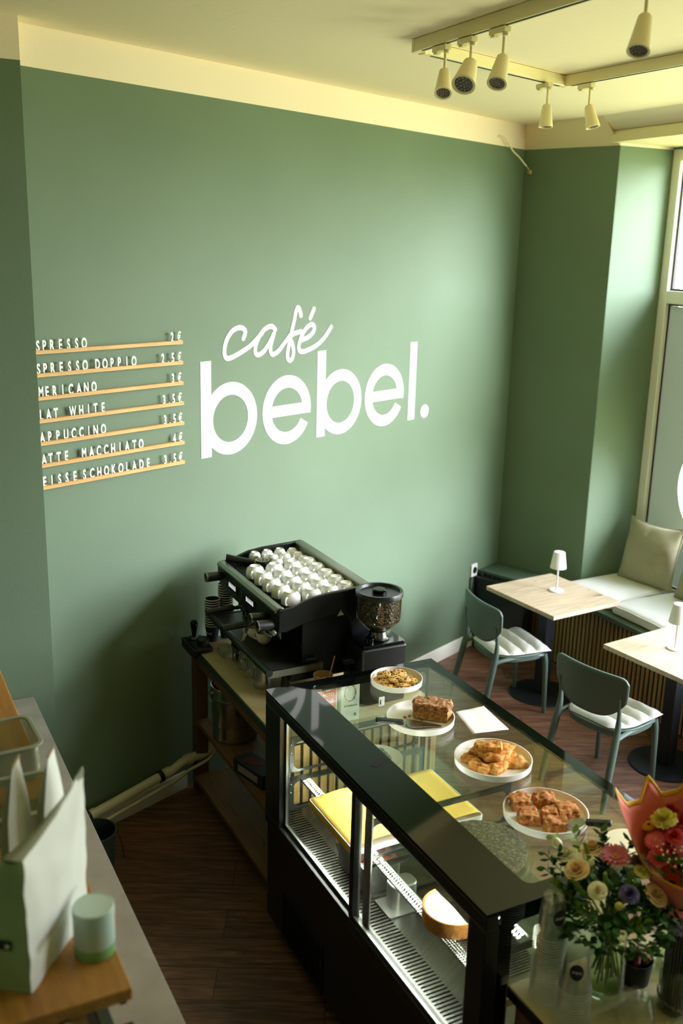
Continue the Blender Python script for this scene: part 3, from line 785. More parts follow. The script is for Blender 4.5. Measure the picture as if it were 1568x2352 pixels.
def glyph(ch):
    if ch in GLYPH: return GLYPH[ch]
    mb = text_mb(ch, 0.0675, 0.003, bold=0.0022 if ch != '€' else 0.0010, sx=0.56 if ch not in 'MW' else 0.50)
    mb.move(Matrix.Rotation(PI / 2, 4, 'X'))     # stand up: Y of the text becomes Z
    xs = [v.co.x for v in mb.bm.verts]; mb.move(Matrix.Translation((-(min(xs) + max(xs)) / 2, 0, 0)))
    me = bpy.data.meshes.new('letter_' + ch); mb.bm.to_mesh(me); mb.bm.free(); me.materials.append(MATS['white_plastic'])
    GLYPH[ch] = me; return me
for r, (txt, xs, price, ps, zt) in enumerate(MENU):
    rail = thing('menu_ledge', 'slim oak menu ledge, %s of seven, carrying the %s line' % (ROWN[r], DRINK[r]), 'ledge', onwall(0.1, zt - 0.018), WANG, 'oak menu ledges')
    mb = MB(); L0, L1 = -0.75 - 0.1, 0.531 - 0.1     # cross-section with a groove on top
    pr = [(0, 0), (-0.030, 0), (-0.030, 0.018), (-0.0225, 0.018), (-0.0225, 0.013), (-0.0175, 0.013), (-0.0175, 0.018), (0, 0.018)]
    mb.prism(pr, L0, L1, 'x'); obj('ledge_bar', mb, 'rail_oak', rail, bevel=0.001, bseg=1)
    obj('screw_plug', MB().cyl((L1 - 0.022, -0.0295, 0.009), (L1 - 0.022, -0.0307, 0.009), 0.006, n=14), 'rail_oak', rail)
    seen = {}; items = [(c, x, 'name') for c, x in zip(txt, xs)] + [(c, x, 'price') for c, x in zip(price, ps)]
    tot = {}
    for c, x, k_ in items: tot[(c, k_)] = tot.get((c, k_), 0) + 1
    for c, x, k_ in items:
        seen[(c, k_)] = seen.get((c, k_), 0) + 1
        nm = 'price_digit' if (k_ == 'price' and c.isdigit()) else ('price_sign' if c == '€' else ('price_point' if c == '.' else 'menu_letter'))
        o = bpy.data.objects.new(nm, glyph(c)); COL.objects.link(o)
        o.location = onwall(x, zt - 0.0049, 0.0205 if k_ == 'name' else 0.0205); o.rotation_euler = (0, 0, WANG)
        word = {'price_digit': 'white digit %s' % c, 'price_sign': 'white euro sign', 'price_point': 'white decimal point', 'menu_letter': 'white letter %s' % c}[nm]
        if nm == 'menu_letter' and tot[(c, k_)] > 1: word = '%s from the left' % (('%s white letter %s') % (ordinal(seen[(c, k_)] - 1), c))
        tag(o, '%s standing on the %s menu ledge%s' % (word, ROWN[r], ' in the price' if k_ == 'price' else ''), 'letter', 'letters on the %s menu ledge' % ROWN[r])

# ------------------------------------------------------------------ ceiling tracks, spotlights, loose cable
def track(label, a, b):
    a, b = Vector(a), Vector(b); L_ = (b - a).length; ang = math.atan2(b.y - a.y, b.x - a.x)
    t = thing('ceiling_track', label, 'track', (a.x, a.y, CEIL), ang, 'cream lighting tracks')
    obj('track_bar', MB().box(0, L_, -0.018, 0.018, -0.052, -0.001), 'cream_lamp', t, bevel=0.003)
    obj('conductor_slot', MB().box(0.04, L_ - 0.04, -0.006, 0.006, -0.0535, -0.0515), 'black_plastic', t)
    obj('end_cap', MB().box(-0.022, 0.0, -0.019, 0.019, -0.054, -0.001), 'cream_lamp', t, bevel=0.003)
    return t
track('long cream ceiling track with three spotlights close together at its end', (2.343, 3.95), (2.31, 0.8))
track('short cream ceiling track linking the two long tracks', (2.40, 3.985), (3.43, 4.33))
track('cream ceiling track nearest the window, carrying one spotlight', (3.437, 4.315), (3.53, 1.2))
def spot(label, x, y, tilt, az, r=0.036, L=0.105, rod=0.085, off=(0.0, 0.0)):
    t = thing('spotlight', label, 'spotlight', (x, y, CEIL - 0.055), 0.0, 'cream track spotlights')
    mb = MB(); mb.box(-0.016, 0.016, -0.05, 0.05, -0.022, -0.0005); mb.box(-0.012, 0.012, 0.02, 0.045, -0.03, -0.022); mb.cyl((0, -0.04, -0.022), (0, -0.04, -0.034), 0.013)
    obj('adapter', mb, 'cream_lamp', t, bevel=0.002)
    obj('rod', MB().cyl((0, -0.03, -0.022), (0, -0.03, -0.022 - rod), 0.006, n=14), 'cream_lamp', t)
    piv = Vector((0, -0.03, -0.022 - rod)); M = Matrix.Translation(piv) @ Matrix.Rotation(az, 4, 'Z') @ Matrix.Rotation(tilt, 4, 'Y')
    mb = MB(); mb.lathe([(0, 0.008), (r * 0.45, 0.006), (r * 0.62, -0.002), (r * 0.98, -L), (r, -L - 0.002), (r * 0.80, -L - 0.002), (r * 0.76, -L + 0.008)], 36); mb.move(M)
    sh = obj('lamp_head', mb, 'cream_lamp', t)
    mb = MB(); mb.lathe([(0, -L + 0.0075), (r * 0.77, -L + 0.0075), (r * 0.77, -L + 0.004), (0, -L + 0.004)], 28); mb.move(M); obj('lens', mb, 'dark_steel', t)
    mb = MB()
    for ring_, n_ in ((0.0, 1), (0.3, 6), (0.58, 12)):
        for k in range(n_): mb.ball((r * ring_ * math.cos(2 * PI * k / n_), r * ring_ * math.sin(2 * PI * k / n_), -L + 0.004), r * 0.105, 6, 4)
    mb.move(M); obj('diode_cluster', mb, 'grey_petal', t)
    return t
T_ = math.radians
spot('cream spotlight nearest the end of the long track, first of three', 2.343, 3.76, T_(36), T_(56), L=0.112, rod=0.080)
spot('cream wide spotlight tilted toward the camera, middle of three', 2.341, 3.57, T_(42), T_(40), r=0.047, L=0.118, rod=0.075)
spot('cream spotlight third from the end of the long track', 2.338, 3.35, T_(34), T_(40), r=0.038, L=0.118, rod=0.085)
spot('cream spotlight hanging upright below the linking track', 3.27, 4.276, T_(4), T_(58), L=0.098)
spot('cream spotlight tilted to the right, on the track nearest the window', 3.445, 4.17, T_(17), T_(118), L=0.10)
spot('cream spotlight at the top right edge of the photo, apart from the others', 2.329, 2.60, T_(28), T_(36), L=0.118, rod=0.075)

cab = thing('loose_cable', 'loose white ceiling cable with bare connector hanging beside the corner', 'cable', onwall(3.37, 3.742))
P = smooth([onwall(3.372, 3.742, 0.002), onwall(3.40, 3.738, 0.03), onwall(3.46, 3.70, 0.035), onwall(3.50, 3.655, 0.05), onwall(3.57, 3.62, 0.06), onwall(3.64, 3.565, 0.08)], 6)
obj('sheath', MB().tube(P, 0.0055, 8), 'cream_lamp', cab, world=True)
p = P[-1]
for dx in (-0.006, 0.0, 0.006):
    obj('wire', MB().tube([p, p + Vector((0.02 + dx, 0.006, -0.012)), p + Vector((0.034, 0.008 + dx, -0.024))], 0.0016, 6), 'brass', cab, world=True)
obj('connector', MB().box(p.x + 0.026, p.x + 0.05, p.y - 0.002, p.y + 0.02, p.z - 0.05, p.z - 0.022), 'kraft', cab, world=True, bevel=0.002)

# ------------------------------------------------------------------ bar counter that carries the espresso machine
bar = thing('bar_counter', 'dim back bar counter with tan top carrying the espresso machine', 'counter', (1.6, 3.62, 0))
obj('worktop', MB().box(1.59, 2.42, 3.625, 4.862, 0.862, 0.90), ['tan_top'], bar, world=True, bevel=0.002)
obj('worktop_edge', MB().box(1.583, 1.5895, 3.625, 4.862, 0.86, 0.899), 'edge_dark', bar, world=True)
for x, y in ((1.60, 4.785), (1.60, 3.64), (2.33, 4.785), (2.33, 3.64)):
    obj('leg', MB().box(x, x + 0.07, y, y + 0.07, 0.0, 0.861), 'pine', bar, world=True, bevel=0.003)
obj('rail', MB().box(1.605, 1.64, 3.711, 4.784, 0.79, 0.86), 'pine', bar, world=True)
obj('shelf', MB().box(1.60, 2.38, 3.711, 4.784, 0.435, 0.46), 'pine_board', bar, world=True)
obj('shelf', MB().box(1.585, 2.38, 3.711, 4.784, 0.10, 0.125), 'pine_board', bar, world=True)
obj('back_panel', MB().box(2.385, 2.40, 3.711, 4.784, 0.0, 0.86), 'black_satin', bar, world=True)
obj('end_backing', MB().box(1.61, 2.40, 3.618, 3.628, 0.02, 0.86), 'black_felt', bar, world=True)
mb = MB(); x = 1.612
while x < 2.37: mb.box(x, x + 0.0295, 3.611, 3.618, 0.02, 0.86); x += 0.0445
obj('end_slats', mb, 'slat_oak', bar, world=True)

# things on the bar's shelves
bk = thing('bucket', 'round steel bucket with lugs on the shelf under the espresso machine', 'bucket', (1.73, 4.53, 0.461))
obj('body', MB().lathe([(0, 0), (0.115, 0), (0.118, 0.005), (0.125, 0.24), (0.129, 0.243), (0.1285, 0.255), (0.128, 0.30), (0.1305, 0.303), (0.129, 0.306), (0.122, 0.303), (0.12, 0.01), (0, 0.01)], 40), 'steel', bk)
obj('band', MB().lathe([(0.1255, 0.238), (0.1315, 0.238), (0.1315, 0.247), (0.1255, 0.247)], 40), 'brushed_steel', bk)
mb = MB(); q = Vector((-0.128, 0.005, 0.262)); mb.cyl(q, q + Vector((-0.012, 0, 0)), 0.014, n=16); mb.tube([q + Vector((-0.012, 0, 0)), q + Vector((-0.014, -0.012, -0.02)), q + Vector((-0.008, -0.028, -0.03))], 0.003, 6)
obj('lug', mb, 'brushed_steel', bk)
bx = thing('cardboard_box', 'dark printed box lying on the shelf beside the steel bucket', 'box', (1.665, 4.10, 0.461), 0.25)
obj('carton', MB().box(-0.055, 0.055, -0.14, 0.10, 0, 0.075), 'navy_box', bx, bevel=0.002)
mb = MB()
for i in range(5): mb.prism([(-0.04 + i * 0.013, 0.06), (-0.034 + i * 0.013, 0.06), (-0.02 + i * 0.012, -0.03 - 0.008 * i), (-0.026 + i * 0.012, -0.03 - 0.008 * i)], 0.0752, 0.0758)
obj('print', mb, 'tile_red', bx)
mb = MB(); mb.box(-0.0556, -0.0551, -0.10, 0.06, 0.02, 0.055); obj('side_label', mb, 'grey_petal', bx)

# waste pipe running along the wall into the counter
pipe = thing('drain_pipe', 'white plastic drain pipe along the foot of the dark green wall', 'pipe', onwall(0.0, 0.12))
P = [onwall(-0.19, 0.155, 0.075), onwall(0.05, 0.17, 0.075), onwall(0.30, 0.19, 0.075), onwall(0.36, 0.195, 0.08), onwall(0.44, 0.225, 0.09), onwall(0.50, 0.23, 0.10), onwall(0.58, 0.235, 0.12), onwall(0.65, 0.29, 0.14), onwall(0.70, 0.36, 0.16)]
obj('pipe_run', MB().tube(smooth(P, 5), 0.026, 16), 'pipe_white', pipe, world=True)
for i, j in ((0, 1), (2, 3), (4, 5), (6, 7)):
    a, b = P[i], P[j]; d = (b - a).normalized(); obj('socket_joint', MB().cyl(a + d * 0.005, a + d * 0.045, 0.031, n=18), 'pipe_white', pipe, world=True)
a, b = P[2], P[3]; d = (b - a).normalized(); obj('pipe_clamp', MB().cyl(a - d * 0.03, a - d * 0.005, 0.034, n=20), 'black_plastic', pipe, world=True)
a, b = P[0], P[1]; d = (b - a).normalized(); obj('end_clamp', MB().cyl(a + d * -0.01, a + d * 0.012, 0.033, n=20), 'black_plastic', pipe, world=True)
P2 = [p + Vector((0.015, -0.02, -0.055)) for p in P[:5]]
hose = tag(obj('water_hose', MB().tube(smooth(P2 + [onwall(0.56, 0.25, 0.19), onwall(0.60, 0.38, 0.2)], 5), 0.009, 10), 'pipe_white'), 'thin pale hose running below the white drain pipe', 'hose')
bn = thing('waste_bin', 'round dark green bin on the floor behind the stone counter', 'bin', (0.905, 4.25, 0))
obj('body', MB().lathe([(0, 0), (0.085, 0), (0.10, 0.26), (0.107, 0.262), (0.107, 0.27), (0.099, 0.27), (0.084, 0.008), (0, 0.008)], 36), 'edge_dark', bn)
obj('handle', MB().tube(smooth([(0.105, 0.0, 0.255), (0.118, -0.04, 0.20), (0.122, -0.07, 0.13)], 5), 0.003, 6), 'black_plastic', bn)

# ------------------------------------------------------------------ espresso machine
em = thing('espresso_machine', 'black two-group espresso machine on the bar, cup-warming tray on top', 'coffee machine', (1.95, 4.37, 0.90))
Y0, Y1 = 3.957, 4.778
for x, y in ((1.80, Y0 + 0.08), (1.80, Y1 - 0.08), (2.14, Y0 + 0.08), (2.14, Y1 - 0.08)):
    obj('foot', MB().cyl((x, y, 0.901), (x, y, 1.0), 0.026, 0.02, 18), 'black_plastic', em, world=True)
obj('base', MB().box(1.80, 2.2, Y0 + 0.02, Y1 - 0.02, 0.985, 1.035), 'machine_black', em, world=True, bevel=0.006)
mb = MB(); mb.ring(rect_like(1.685, 1.96, Y0, Y1), rect_like(1.70, 1.95, Y0 + 0.014, Y1 - 0.014), 1.034, 1.068)
tray = obj('drip_tray', mb, 'brushed_steel', em, world=True)
obj('tray_pan', MB().box(1.701, 1.949, Y0 + 0.015, Y1 - 0.015, 1.036, 1.046), 'black_satin', em, world=True)
mb = MB(); y = Y0 + 0.02
while y < Y1 - 0.02:
    mb.box(1.701, 1.949, y, y + 0.0028, 1.060, 1.0635); y += 0.0096
for x in (1.76, 1.82, 1.88): mb.box(x, x + 0.004, Y0 + 0.015, Y1 - 0.015, 1.056, 1.060)
obj('drip_grate', mb, 'brushed_steel', em, world=True)
obj('front_rail', MB().tube([(1.682, Y0 - 0.002, 1.060), (1.682, Y1 + 0.002, 1.060)], 0.017, 14), 'machine_green', em, world=True)
# rear body and inner side panels
obj('body', MB().box(1.96, 2.2, Y0 + 0.03, Y1 - 0.03, 1.036, 1.33), 'machine_black', em, world=True, bevel=0.004)
side = [(1.728, 1.255), (1.728, 1.352), (1.745, 1.364), (1.80, 1.368), (1.85, 1.388), (1.90, 1.404), (1.98, 1.415), (2.215, 1.428), (2.215, 0.985), (2.13, 0.985), (2.10, 1.27), (2.07, 1.30), (1.98, 1.298), (1.87, 1.285), (1.77, 1.252)]
for y in (Y0, Y1 - 0.022):
    obj('side_panel', MB().prism(side, y, y + 0.022, 'y'), 'machine_black', em, world=True, bevel=0.005)
for y in (Y0 + 0.023, Y1 - 0.029):
    obj('lower_side', MB().box(1.86, 2.12, y, y + 0.006, 1.036, 1.30), 'machine_black', em, world=True)
mb = MB(); mb.prism([(2.03, 1.294), (2.048, 1.322), (2.066, 1.296)], Y0 - 0.0015, Y0 - 0.0003, 'y'); obj('emblem', mb, 'grey_petal', em, world=True)
# head: front panel, rail, cup tray
obj('head', MB().prism([(1.75, 1.29), (1.75, 1.345), (2.2, 1.345), (2.2, 1.30)], Y0 + 0.0225, Y1 - 0.0225, 'y'), 'machine_black', em, world=True)
obj('front_panel', MB().prism([(1.752, 1.212), (1.746, 1.212), (1.728, 1.262), (1.728, 1.345), (1.7495, 1.345), (1.7495, 1.27)], Y0 + 0.0225, Y1 - 0.0225, 'y'), 'machine_green', em, world=True, bevel=0.002)
obj('tray_rail', MB().prism([(1.718, 1.345), (1.716, 1.358), (1.73, 1.370), (1.757, 1.370), (1.764, 1.362), (1.764, 1.346)], Y0 + 0.0225, Y1 - 0.0225, 'y'), 'rail_metal', em, world=True, bevel=0.003)
obj('cup_tray', MB().box(1.766, 2.165, Y0 + 0.023, Y1 - 0.023, 1.3455, 1.350), 'black_satin', em, world=True)
mb = MB(); y = Y0 + 0.03
while y < Y1 - 0.03: mb.box(1.768, 2.163, y, y + 0.004, 1.3505, 1.3535); y += 0.016
x = 1.775
while x < 2.16: mb.box(x, x + 0.004, Y0 + 0.024, Y1 - 0.024, 1.3505, 1.3530); x += 0.016
obj('cup_grid', mb, 'grate_black', em, world=True)
obj('rear_rail', MB().prism([(2.167, 1.346), (2.167, 1.422), (2.175, 1.428), (2.214, 1.430), (2.2145, 1.346)], Y0 + 0.0225, Y1 - 0.0225, 'y'), 'rail_metal', em, world=True, bevel=0.002)
# displays with five lit buttons each
for ya, yb in ((4.475, 4.64), (4.235, 4.40)):
    dp = obj('display', MB().prism([(ya, 1.268), (yb, 1.268), (yb, 1.312), (ya, 1.312)], 1.7235, 1.7278, 'x'), 'black_gloss', em, world=True)
    mb = MB()
    for i in range(5):
        yc = ya + 0.028 + i * 0.0205
        mb.box(1.7226, 1.7234, yc, yc + 0.011, 1.281, 1.298); mb.box(1.7226, 1.7234, yc + 0.001, yc + 0.010, 1.3005, 1.3045)
    obj('button', mb, 'button_light', dp, world=True)
# steam and water knobs
for y, z in ((4.70, 1.305), (4.085, 1.293), (3.995, 1.288)):
    kn = obj('steam_knob', MB().tube([(1.727, y, z), (1.70, y, z), (1.64, y, z + 0.002)], [0.019, 0.024, 0.026], 24), 'black_plastic', em, world=True)
    mb = MB(); mb.ring([(y + 0.0262 * math.cos(t * PI / 16), z + 0.002 + 0.0262 * math.sin(t * PI / 16)) for t in range(32)], [(y + 0.018 * math.cos(t * PI / 16), z + 0.002 + 0.018 * math.sin(t * PI / 16)) for t in range(32)], 1.634, 1.6405, 'x')
    obj('knob_ring', mb, 'rail_metal', kn, world=True)
    mb = MB(); mb.lathe([(0, 0), (0.017, 0), (0.017, 0.003), (0, 0.003)], 20); mb.move(Matrix.Translation((1.637, y, z + 0.002)) @ Matrix.Rotation(PI / 2, 4, 'Y')); obj('knob_cap', mb, 'black_gloss', kn, world=True)
# groups with locked-in portafilters
for yc in (4.56, 4.32):
    obj('group_head', MB().lathe([(0, 0.055), (0.034, 0.055), (0.037, 0.02), (0.037, 0.0), (0.026, -0.004), (0.026, -0.022), (0, -0.022)], 28, (1.80, yc, 1.175)), 'dark_steel', em, world=True)
    h = obj('portafilter_handle', MB().tube(smooth([(1.752, yc, 1.170), (1.72, yc + 0.004, 1.170), (1.65, yc + 0.014, 1.166), (1.60, yc + 0.022, 1.160), (1.592, yc + 0.023, 1.159)], 4), [0.0095] * 3 + [0.0165] * 13 + [0.010], 16), 'black_plastic', em, world=True)
    obj('portafilter_collar', MB().cyl((1.782, yc, 1.171), (1.752, yc, 1.170), 0.009, 0.012, 14), 'brass', em, world=True)
    mb = MB()
    for s in (-1, 1): mb.tube(smooth([(1.80, yc, 1.154), (1.80, yc + s * 0.012, 1.140), (1.80, yc + s * 0.018, 1.122)], 3), 0.007, 10)
    obj('spout', mb, 'dark_steel', em, world=True)
obj('group_cover', MB().box(1.76, 1.94, 4.20, 4.68, 1.196, 1.226), 'machine_black', em, world=True, bevel=0.008)
wnd = obj('steam_wand', MB().tube(smooth([(1.715, 3.985, 1.262), (1.70, 3.985, 1.235), (1.69, 4.02, 1.236), (1.675, 4.075, 1.268), (1.66, 4.12, 1.262), (1.665, 4.20, 1.19), (1.675, 4.275, 1.105)], 6), 0.0062, 10), 'rail_metal', em, world=True)
obj('wand_grip', MB().tube([(1.667, 4.215, 1.174), (1.674, 4.266, 1.116)], 0.0085, 10), 'pipe_white', wnd, world=True)
obj('wand_joint', MB().ball((1.712, 3.985, 1.252), 0.019, 16, 10), 'rail_metal', wnd, world=True)
# power box details on the near side
obj('side_latch', MB().box(1.87, 1.92, Y0 - 0.004, Y0 + 0.02, 1.085, 1.10), 'machine_black', em, world=True, bevel=0.003)

# portafilter left on the cup tray
pf = thing('portafilter', 'black-handled portafilter lying on the cup tray of the espresso machine', 'portafilter', (1.86, 4.665, 1.354))
obj('handle', MB().tube(smooth([(1.895, 4.655, 1.372), (1.87, 4.672, 1.372), (1.82, 4.71, 1.378), (1.775, 4.745, 1.386), (1.768, 4.75, 1.387)], 4), [0.009, 0.010, 0.012] + [0.0175] * 13 + [0.012], 16), 'black_plastic', pf, world=True)
obj('basket', MB().lathe([(0, 0), (0.028, 0), (0.033, 0.012), (0.034, 0.03), (0.036, 0.031), (0.036, 0.034), (0.031, 0.034), (0.028, 0.006), (0, 0.006)], 28, (1.925, 4.632, 1.3545)), 'steel', pf, world=True)
obj('collar', MB().cyl((1.905, 4.648, 1.371), (1.892, 4.658, 1.372), 0.011, 0.012, 14), 'brass', pf, world=True)
obj('spout', MB().tube(smooth([(1.935, 4.650, 1.36), (1.93, 4.672, 1.375), (1.915, 4.688, 1.39)], 3), 0.007, 10), 'steel', pf, world=True)

# ------------------------------------------------------------------ cups on the warming tray
def cup(name, label, R_, H_, group, up=False):
    t = thing(name, label, 'cup', group=group)
    p = [(R_ * 0.56, 0.0), (R_ * 0.61, 0.002), (R_ * 0.62, 0.005), (R_ * 0.80, H_ * 0.15), (R_ * 0.92, H_ * 0.31), (R_ * 0.985, H_ * 0.52), (R_, H_ * 0.75), (R_ * 0.985, H_), (R_ * 0.94, H_), (R_ * 0.945, H_ * 0.75), (R_ * 0.90, H_ * 0.45), (R_ * 0.72, H_ * 0.2), (0, H_ * 0.14)]
    prof = [(0, 0.004), (R_ * 0.5, 0.003)] + p
    mb = MB(); mb.lathe(prof, 36)
    hd = MB(); hd.tube(smooth([(R_ * 0.96, 0, H_ * 0.86), (R_ * 1.22, 0, H_ * 0.88), (R_ * 1.38, 0, H_ * 0.66), (R_ * 1.22, 0, H_ * 0.38), (R_ * 0.90, 0, H_ * 0.32)], 5), 0.0052, 10)
    if not up:
        F = Matrix.Translation((0, 0, H_)) @ Matrix.Rotation(PI, 4, 'X'); mb.move(F); hd.move(F)
    obj('bowl', mb, 'porcelain', t, sharp=60); obj('handle', hd, 'porcelain', t)
    return t
BIG = [[(1.823, 4.482), (1.825, 4.377), (1.825, 4.272), (1.829, 4.166), (1.833, 4.058)], [(1.928, 4.479), (1.929, 4.372), (1.931, 4.265), (1.936, 4.162), (1.941, 4.058)],
       [(2.033, 4.485), (2.033, 4.384), (2.033, 4.276), (2.038, 4.172), (2.041, 4.068)], [(2.122, 4.545), (2.128, 4.44), (2.13, 4.333), (2.132, 4.228), (2.133, 4.126)]]
BIG[3] = [(2.128, 4.492), (2.128, 4.390), (2.128, 4.283), (2.132, 4.179), (2.134, 4.077)]
ROWW = ['front row', 'second row from the front', 'third row from the front', 'rear row']
protoB = protoS = None
for r, row in enumerate(BIG):
    for i, (x, y) in enumerate(row):
        lab = 'upturned white cappuccino cup, %s, %s from the grinder end' % (ROWW[r], ordinal(4 - i))
        if protoB is None: protoB = cup('coffee_cup', lab, 0.0475, 0.060, 'upturned white cups on the espresso machine'); c_ = protoB; c_.location = (x, y, 1.354); c_.rotation_euler = (0, 0, PI * 1.27)
        else: c_ = dup(protoB, (x, y, 1.354), PI * (1.22 + 0.12 * random.random()), lab)
SMALL = [((1.921, 4.728), 'far row, nearest the portafilter'), ((1.995, 4.735), 'far row, second from the portafilter'), ((2.07, 4.738), 'far row, third from the portafilter'), ((2.132, 4.71), 'far corner by the rear rail'),
         ((1.995, 4.655), 'second row, nearest the portafilter'), ((2.064, 4.652), 'second row, middle'), ((2.132, 4.635), 'second row, by the rear rail'),
         ((1.985, 4.576), 'row next to the big cups, nearest the portafilter'), ((2.055, 4.567), 'row next to the big cups, middle'), ((2.132, 4.562), 'row next to the big cups, by the rear rail')]
for (x, y), wtxt in SMALL:
    lab = 'small white espresso cup upside down, %s' % wtxt
    if protoS is None: protoS = cup('espresso_cup', lab, 0.0325, 0.050, 'upturned espresso cups on the espresso machine'); protoS.location = (x, y, 1.354); protoS.rotation_euler = (0, 0, PI * 1.5)
    else: dup(protoS, (x, y, 1.354), PI * (1.1 + 0.4 * random.random()), lab)
# two filled cups on the drip tray
u = cup('coffee_cup', 'white cup standing under the near group of the espresso machine', 0.040, 0.058, 'upright cups on the drip tray', True); u.location = (1.80, 4.305, 1.064); u.rotation_euler = (0, 0, PI * 0.82)
mb = MB(); mb.lathe([(0, 0), (0.036, 0), (0.036, 0.001), (0, 0.001)], 24, (0, 0, 0.047)); obj('coffee', mb, 'crust', u)
v_ = dup(u, (1.785, 4.395, 1.064), PI * 0.82, 'white cup on the drip tray behind the steam wand')

# ------------------------------------------------------------------ bean grinder
gr = thing('coffee_grinder', 'black coffee grinder with clear bean hopper beside the espresso machine', 'grinder', (2.19, 3.87, 0.90))
gx, gy = 2.19, 3.842
obj('body', MB().prism(rrect(gx - 0.125, gx + 0.115, gy - 0.085, gy + 0.085, 0.015), 0.902, 1.185), 'black_satin', gr, world=True, bevel=0.008)
obj('lid_plate', MB().prism(rrect(gx - 0.115, gx + 0.11, gy - 0.08, gy + 0.08, 0.015), 1.185, 1.20), 'black_gloss', gr, world=True, bevel=0.004)
obj('control', MB().box(gx - 0.131, gx - 0.125, gy - 0.05, gy + 0.03, 0.985, 1.08), 'black_gloss', gr, world=True, bevel=0.003)
obj('dosing_fork', MB().box(gx - 0.18, gx - 0.131, gy - 0.02, gy + 0.02, 1.10, 1.125), 'black_satin', gr, world=True, bevel=0.004)
obj('adjust_knob', MB().cyl((gx - 0.07, gy - 0.045, 1.2005), (gx - 0.07, gy - 0.045, 1.228), 0.022, 0.019), 'black_gloss', gr, world=True)
obj('neck', MB().lathe([(0, 0), (0.052, 0), (0.055, 0.006), (0.046, 0.012), (0.043, 0.024), (0.040, 0.04), (0, 0.04)], 32, (gx, gy, 1.2005)), 'dark_steel', gr, world=True)
obj('hopper', MB().lathe([(0.040, 1.24), (0.056, 1.252), (0.103, 1.300), (0.105, 1.31), (0.107, 1.43), (0.105, 1.43), (0.103, 1.31), (0.054, 1.255), (0.038, 1.243)], 40, (gx, gy, 0)), 'vase_glass', gr, world=True)
tag(obj('beans', MB().lathe([(0, 1.245), (0.037, 1.245), (0.052, 1.258), (0.100, 1.303), (0.1015, 1.312), (0.1025, 1.412), (0, 1.416)], 48, (gx, gy, 0)), 'beans', gr, world=True), 'brown roasted coffee beans', kind='stuff')
hl = obj('hopper_lid', MB().lathe([(0, 1.428), (0.07, 1.428), (0.092, 1.430), (0.098, 1.442), (0.110, 1.442), (0.113, 1.436), (0.113, 1.416), (0.108, 1.414), (0.108, 1.424), (0, 1.424)], 48, (gx, gy, 0)), 'black_satin', gr, world=True)
obj('lid_knob', MB().lathe([(0, 0.02), (0.028, 0.02), (0.033, 0.016), (0.034, 0), (0, 0)], 32, (gx, gy, 1.4285)), 'black_gloss', hl, world=True)

# ------------------------------------------------------------------ small things on the bar
kb = thing('tamper_mat', 'black rubber tamping mat on the far corner of the bar counter', 'mat', (1.62, 4.78, 0.90))
obj('mat', MB().prism(rrect(1.555, 1.660, 4.655, 4.862, 0.02), 0.902, 0.925), 'pot_black', kb, world=True, bevel=0.006)
obj('front_lip', MB().prism(rrect(1.548, 1.572, 4.655, 4.862, 0.006), 0.875, 0.925), 'pot_black', kb, world=True, bevel=0.004)
tp = thing('tamper', 'black-handled tamper standing on the tamping mat', 'tamper', (1.602, 4.805, 0.926))
obj('base', MB().lathe([(0, 0), (0.029, 0), (0.029, 0.012), (0.018, 0.02), (0, 0.02)], 28), 'dark_steel', tp)
obj('handle', MB().lathe([(0.011, 0.02), (0.013, 0.04), (0.019, 0.075), (0.021, 0.095), (0.014, 0.108), (0, 0.11)], 24), 'black_gloss', tp)
t2 = thing('coffee_leveller', 'low round black coffee leveller on the tamping mat beside the tamper', 'tamper', (1.618, 4.715, 0.926))
obj('base', MB().lathe([(0, 0), (0.029, 0), (0.029, 0.014), (0, 0.014)], 28), 'dark_steel', t2)
obj('grip', MB().lathe([(0.030, 0.0142), (0.034, 0.018), (0.034, 0.036), (0.030, 0.040), (0, 0.040)], 28), 'black_satin', t2)
def papercup(label, x, y, z, group, letter=False):
    t = thing('paper_cup', label, 'cup', (x, y, z), 0, group)
    obj('wall', MB().lathe([(0, 0.004), (0.026, 0.004), (0.027, 0), (0.0405, 0.092), (0.039, 0.092), (0.0255, 0.006), (0, 0.006)], 32), 'pot_black', t)
    obj('rim', MB().tube([(0.0405 * math.cos(k * PI / 16), 0.0405 * math.sin(k * PI / 16), 0.0925) for k in range(33)], 0.0022, 6, caps=False), 'plate_white', t)
    if letter:
        mb = text_mb('bebel', 0.022, 0.0006, 0.0003); mb.move(Matrix.Translation((0, 0, 0)) @ Matrix.Rotation(PI / 2, 4, 'X'))
        for v in mb.bm.verts:                       # wrap the word around the cup wall
            a_ = v.co.x / 0.036; zz = v.co.z + 0.045; rr = 0.0272 + 0.0135 * zz / 0.092 + 0.0004
            v.co = Vector((rr * math.sin(a_), -rr * math.cos(a_), zz))
        mb.move(Matrix.Rotation(math.radians(-62), 4, 'Z')); obj('print', mb, 'plate_white', t)
    return t
pc0 = None
for (x, y, n_, w_) in ((1.708, 4.812, 12, 'shorter front stack'), (1.792, 4.832, 17, 'taller stack behind')):
    for k in range(n_):
        lab = 'black paper cup nested in the %s of cups left of the espresso machine' % w_
        if k == n_ - 1: lab = 'topmost black paper cup of the %s left of the espresso machine' % w_
        if pc0 is None: pc0 = papercup(lab, x, y, 0.901, 'stacked black paper cups', True)
        else: dup(pc0, (x, y, 0.901 + k * 0.0135), None, lab)
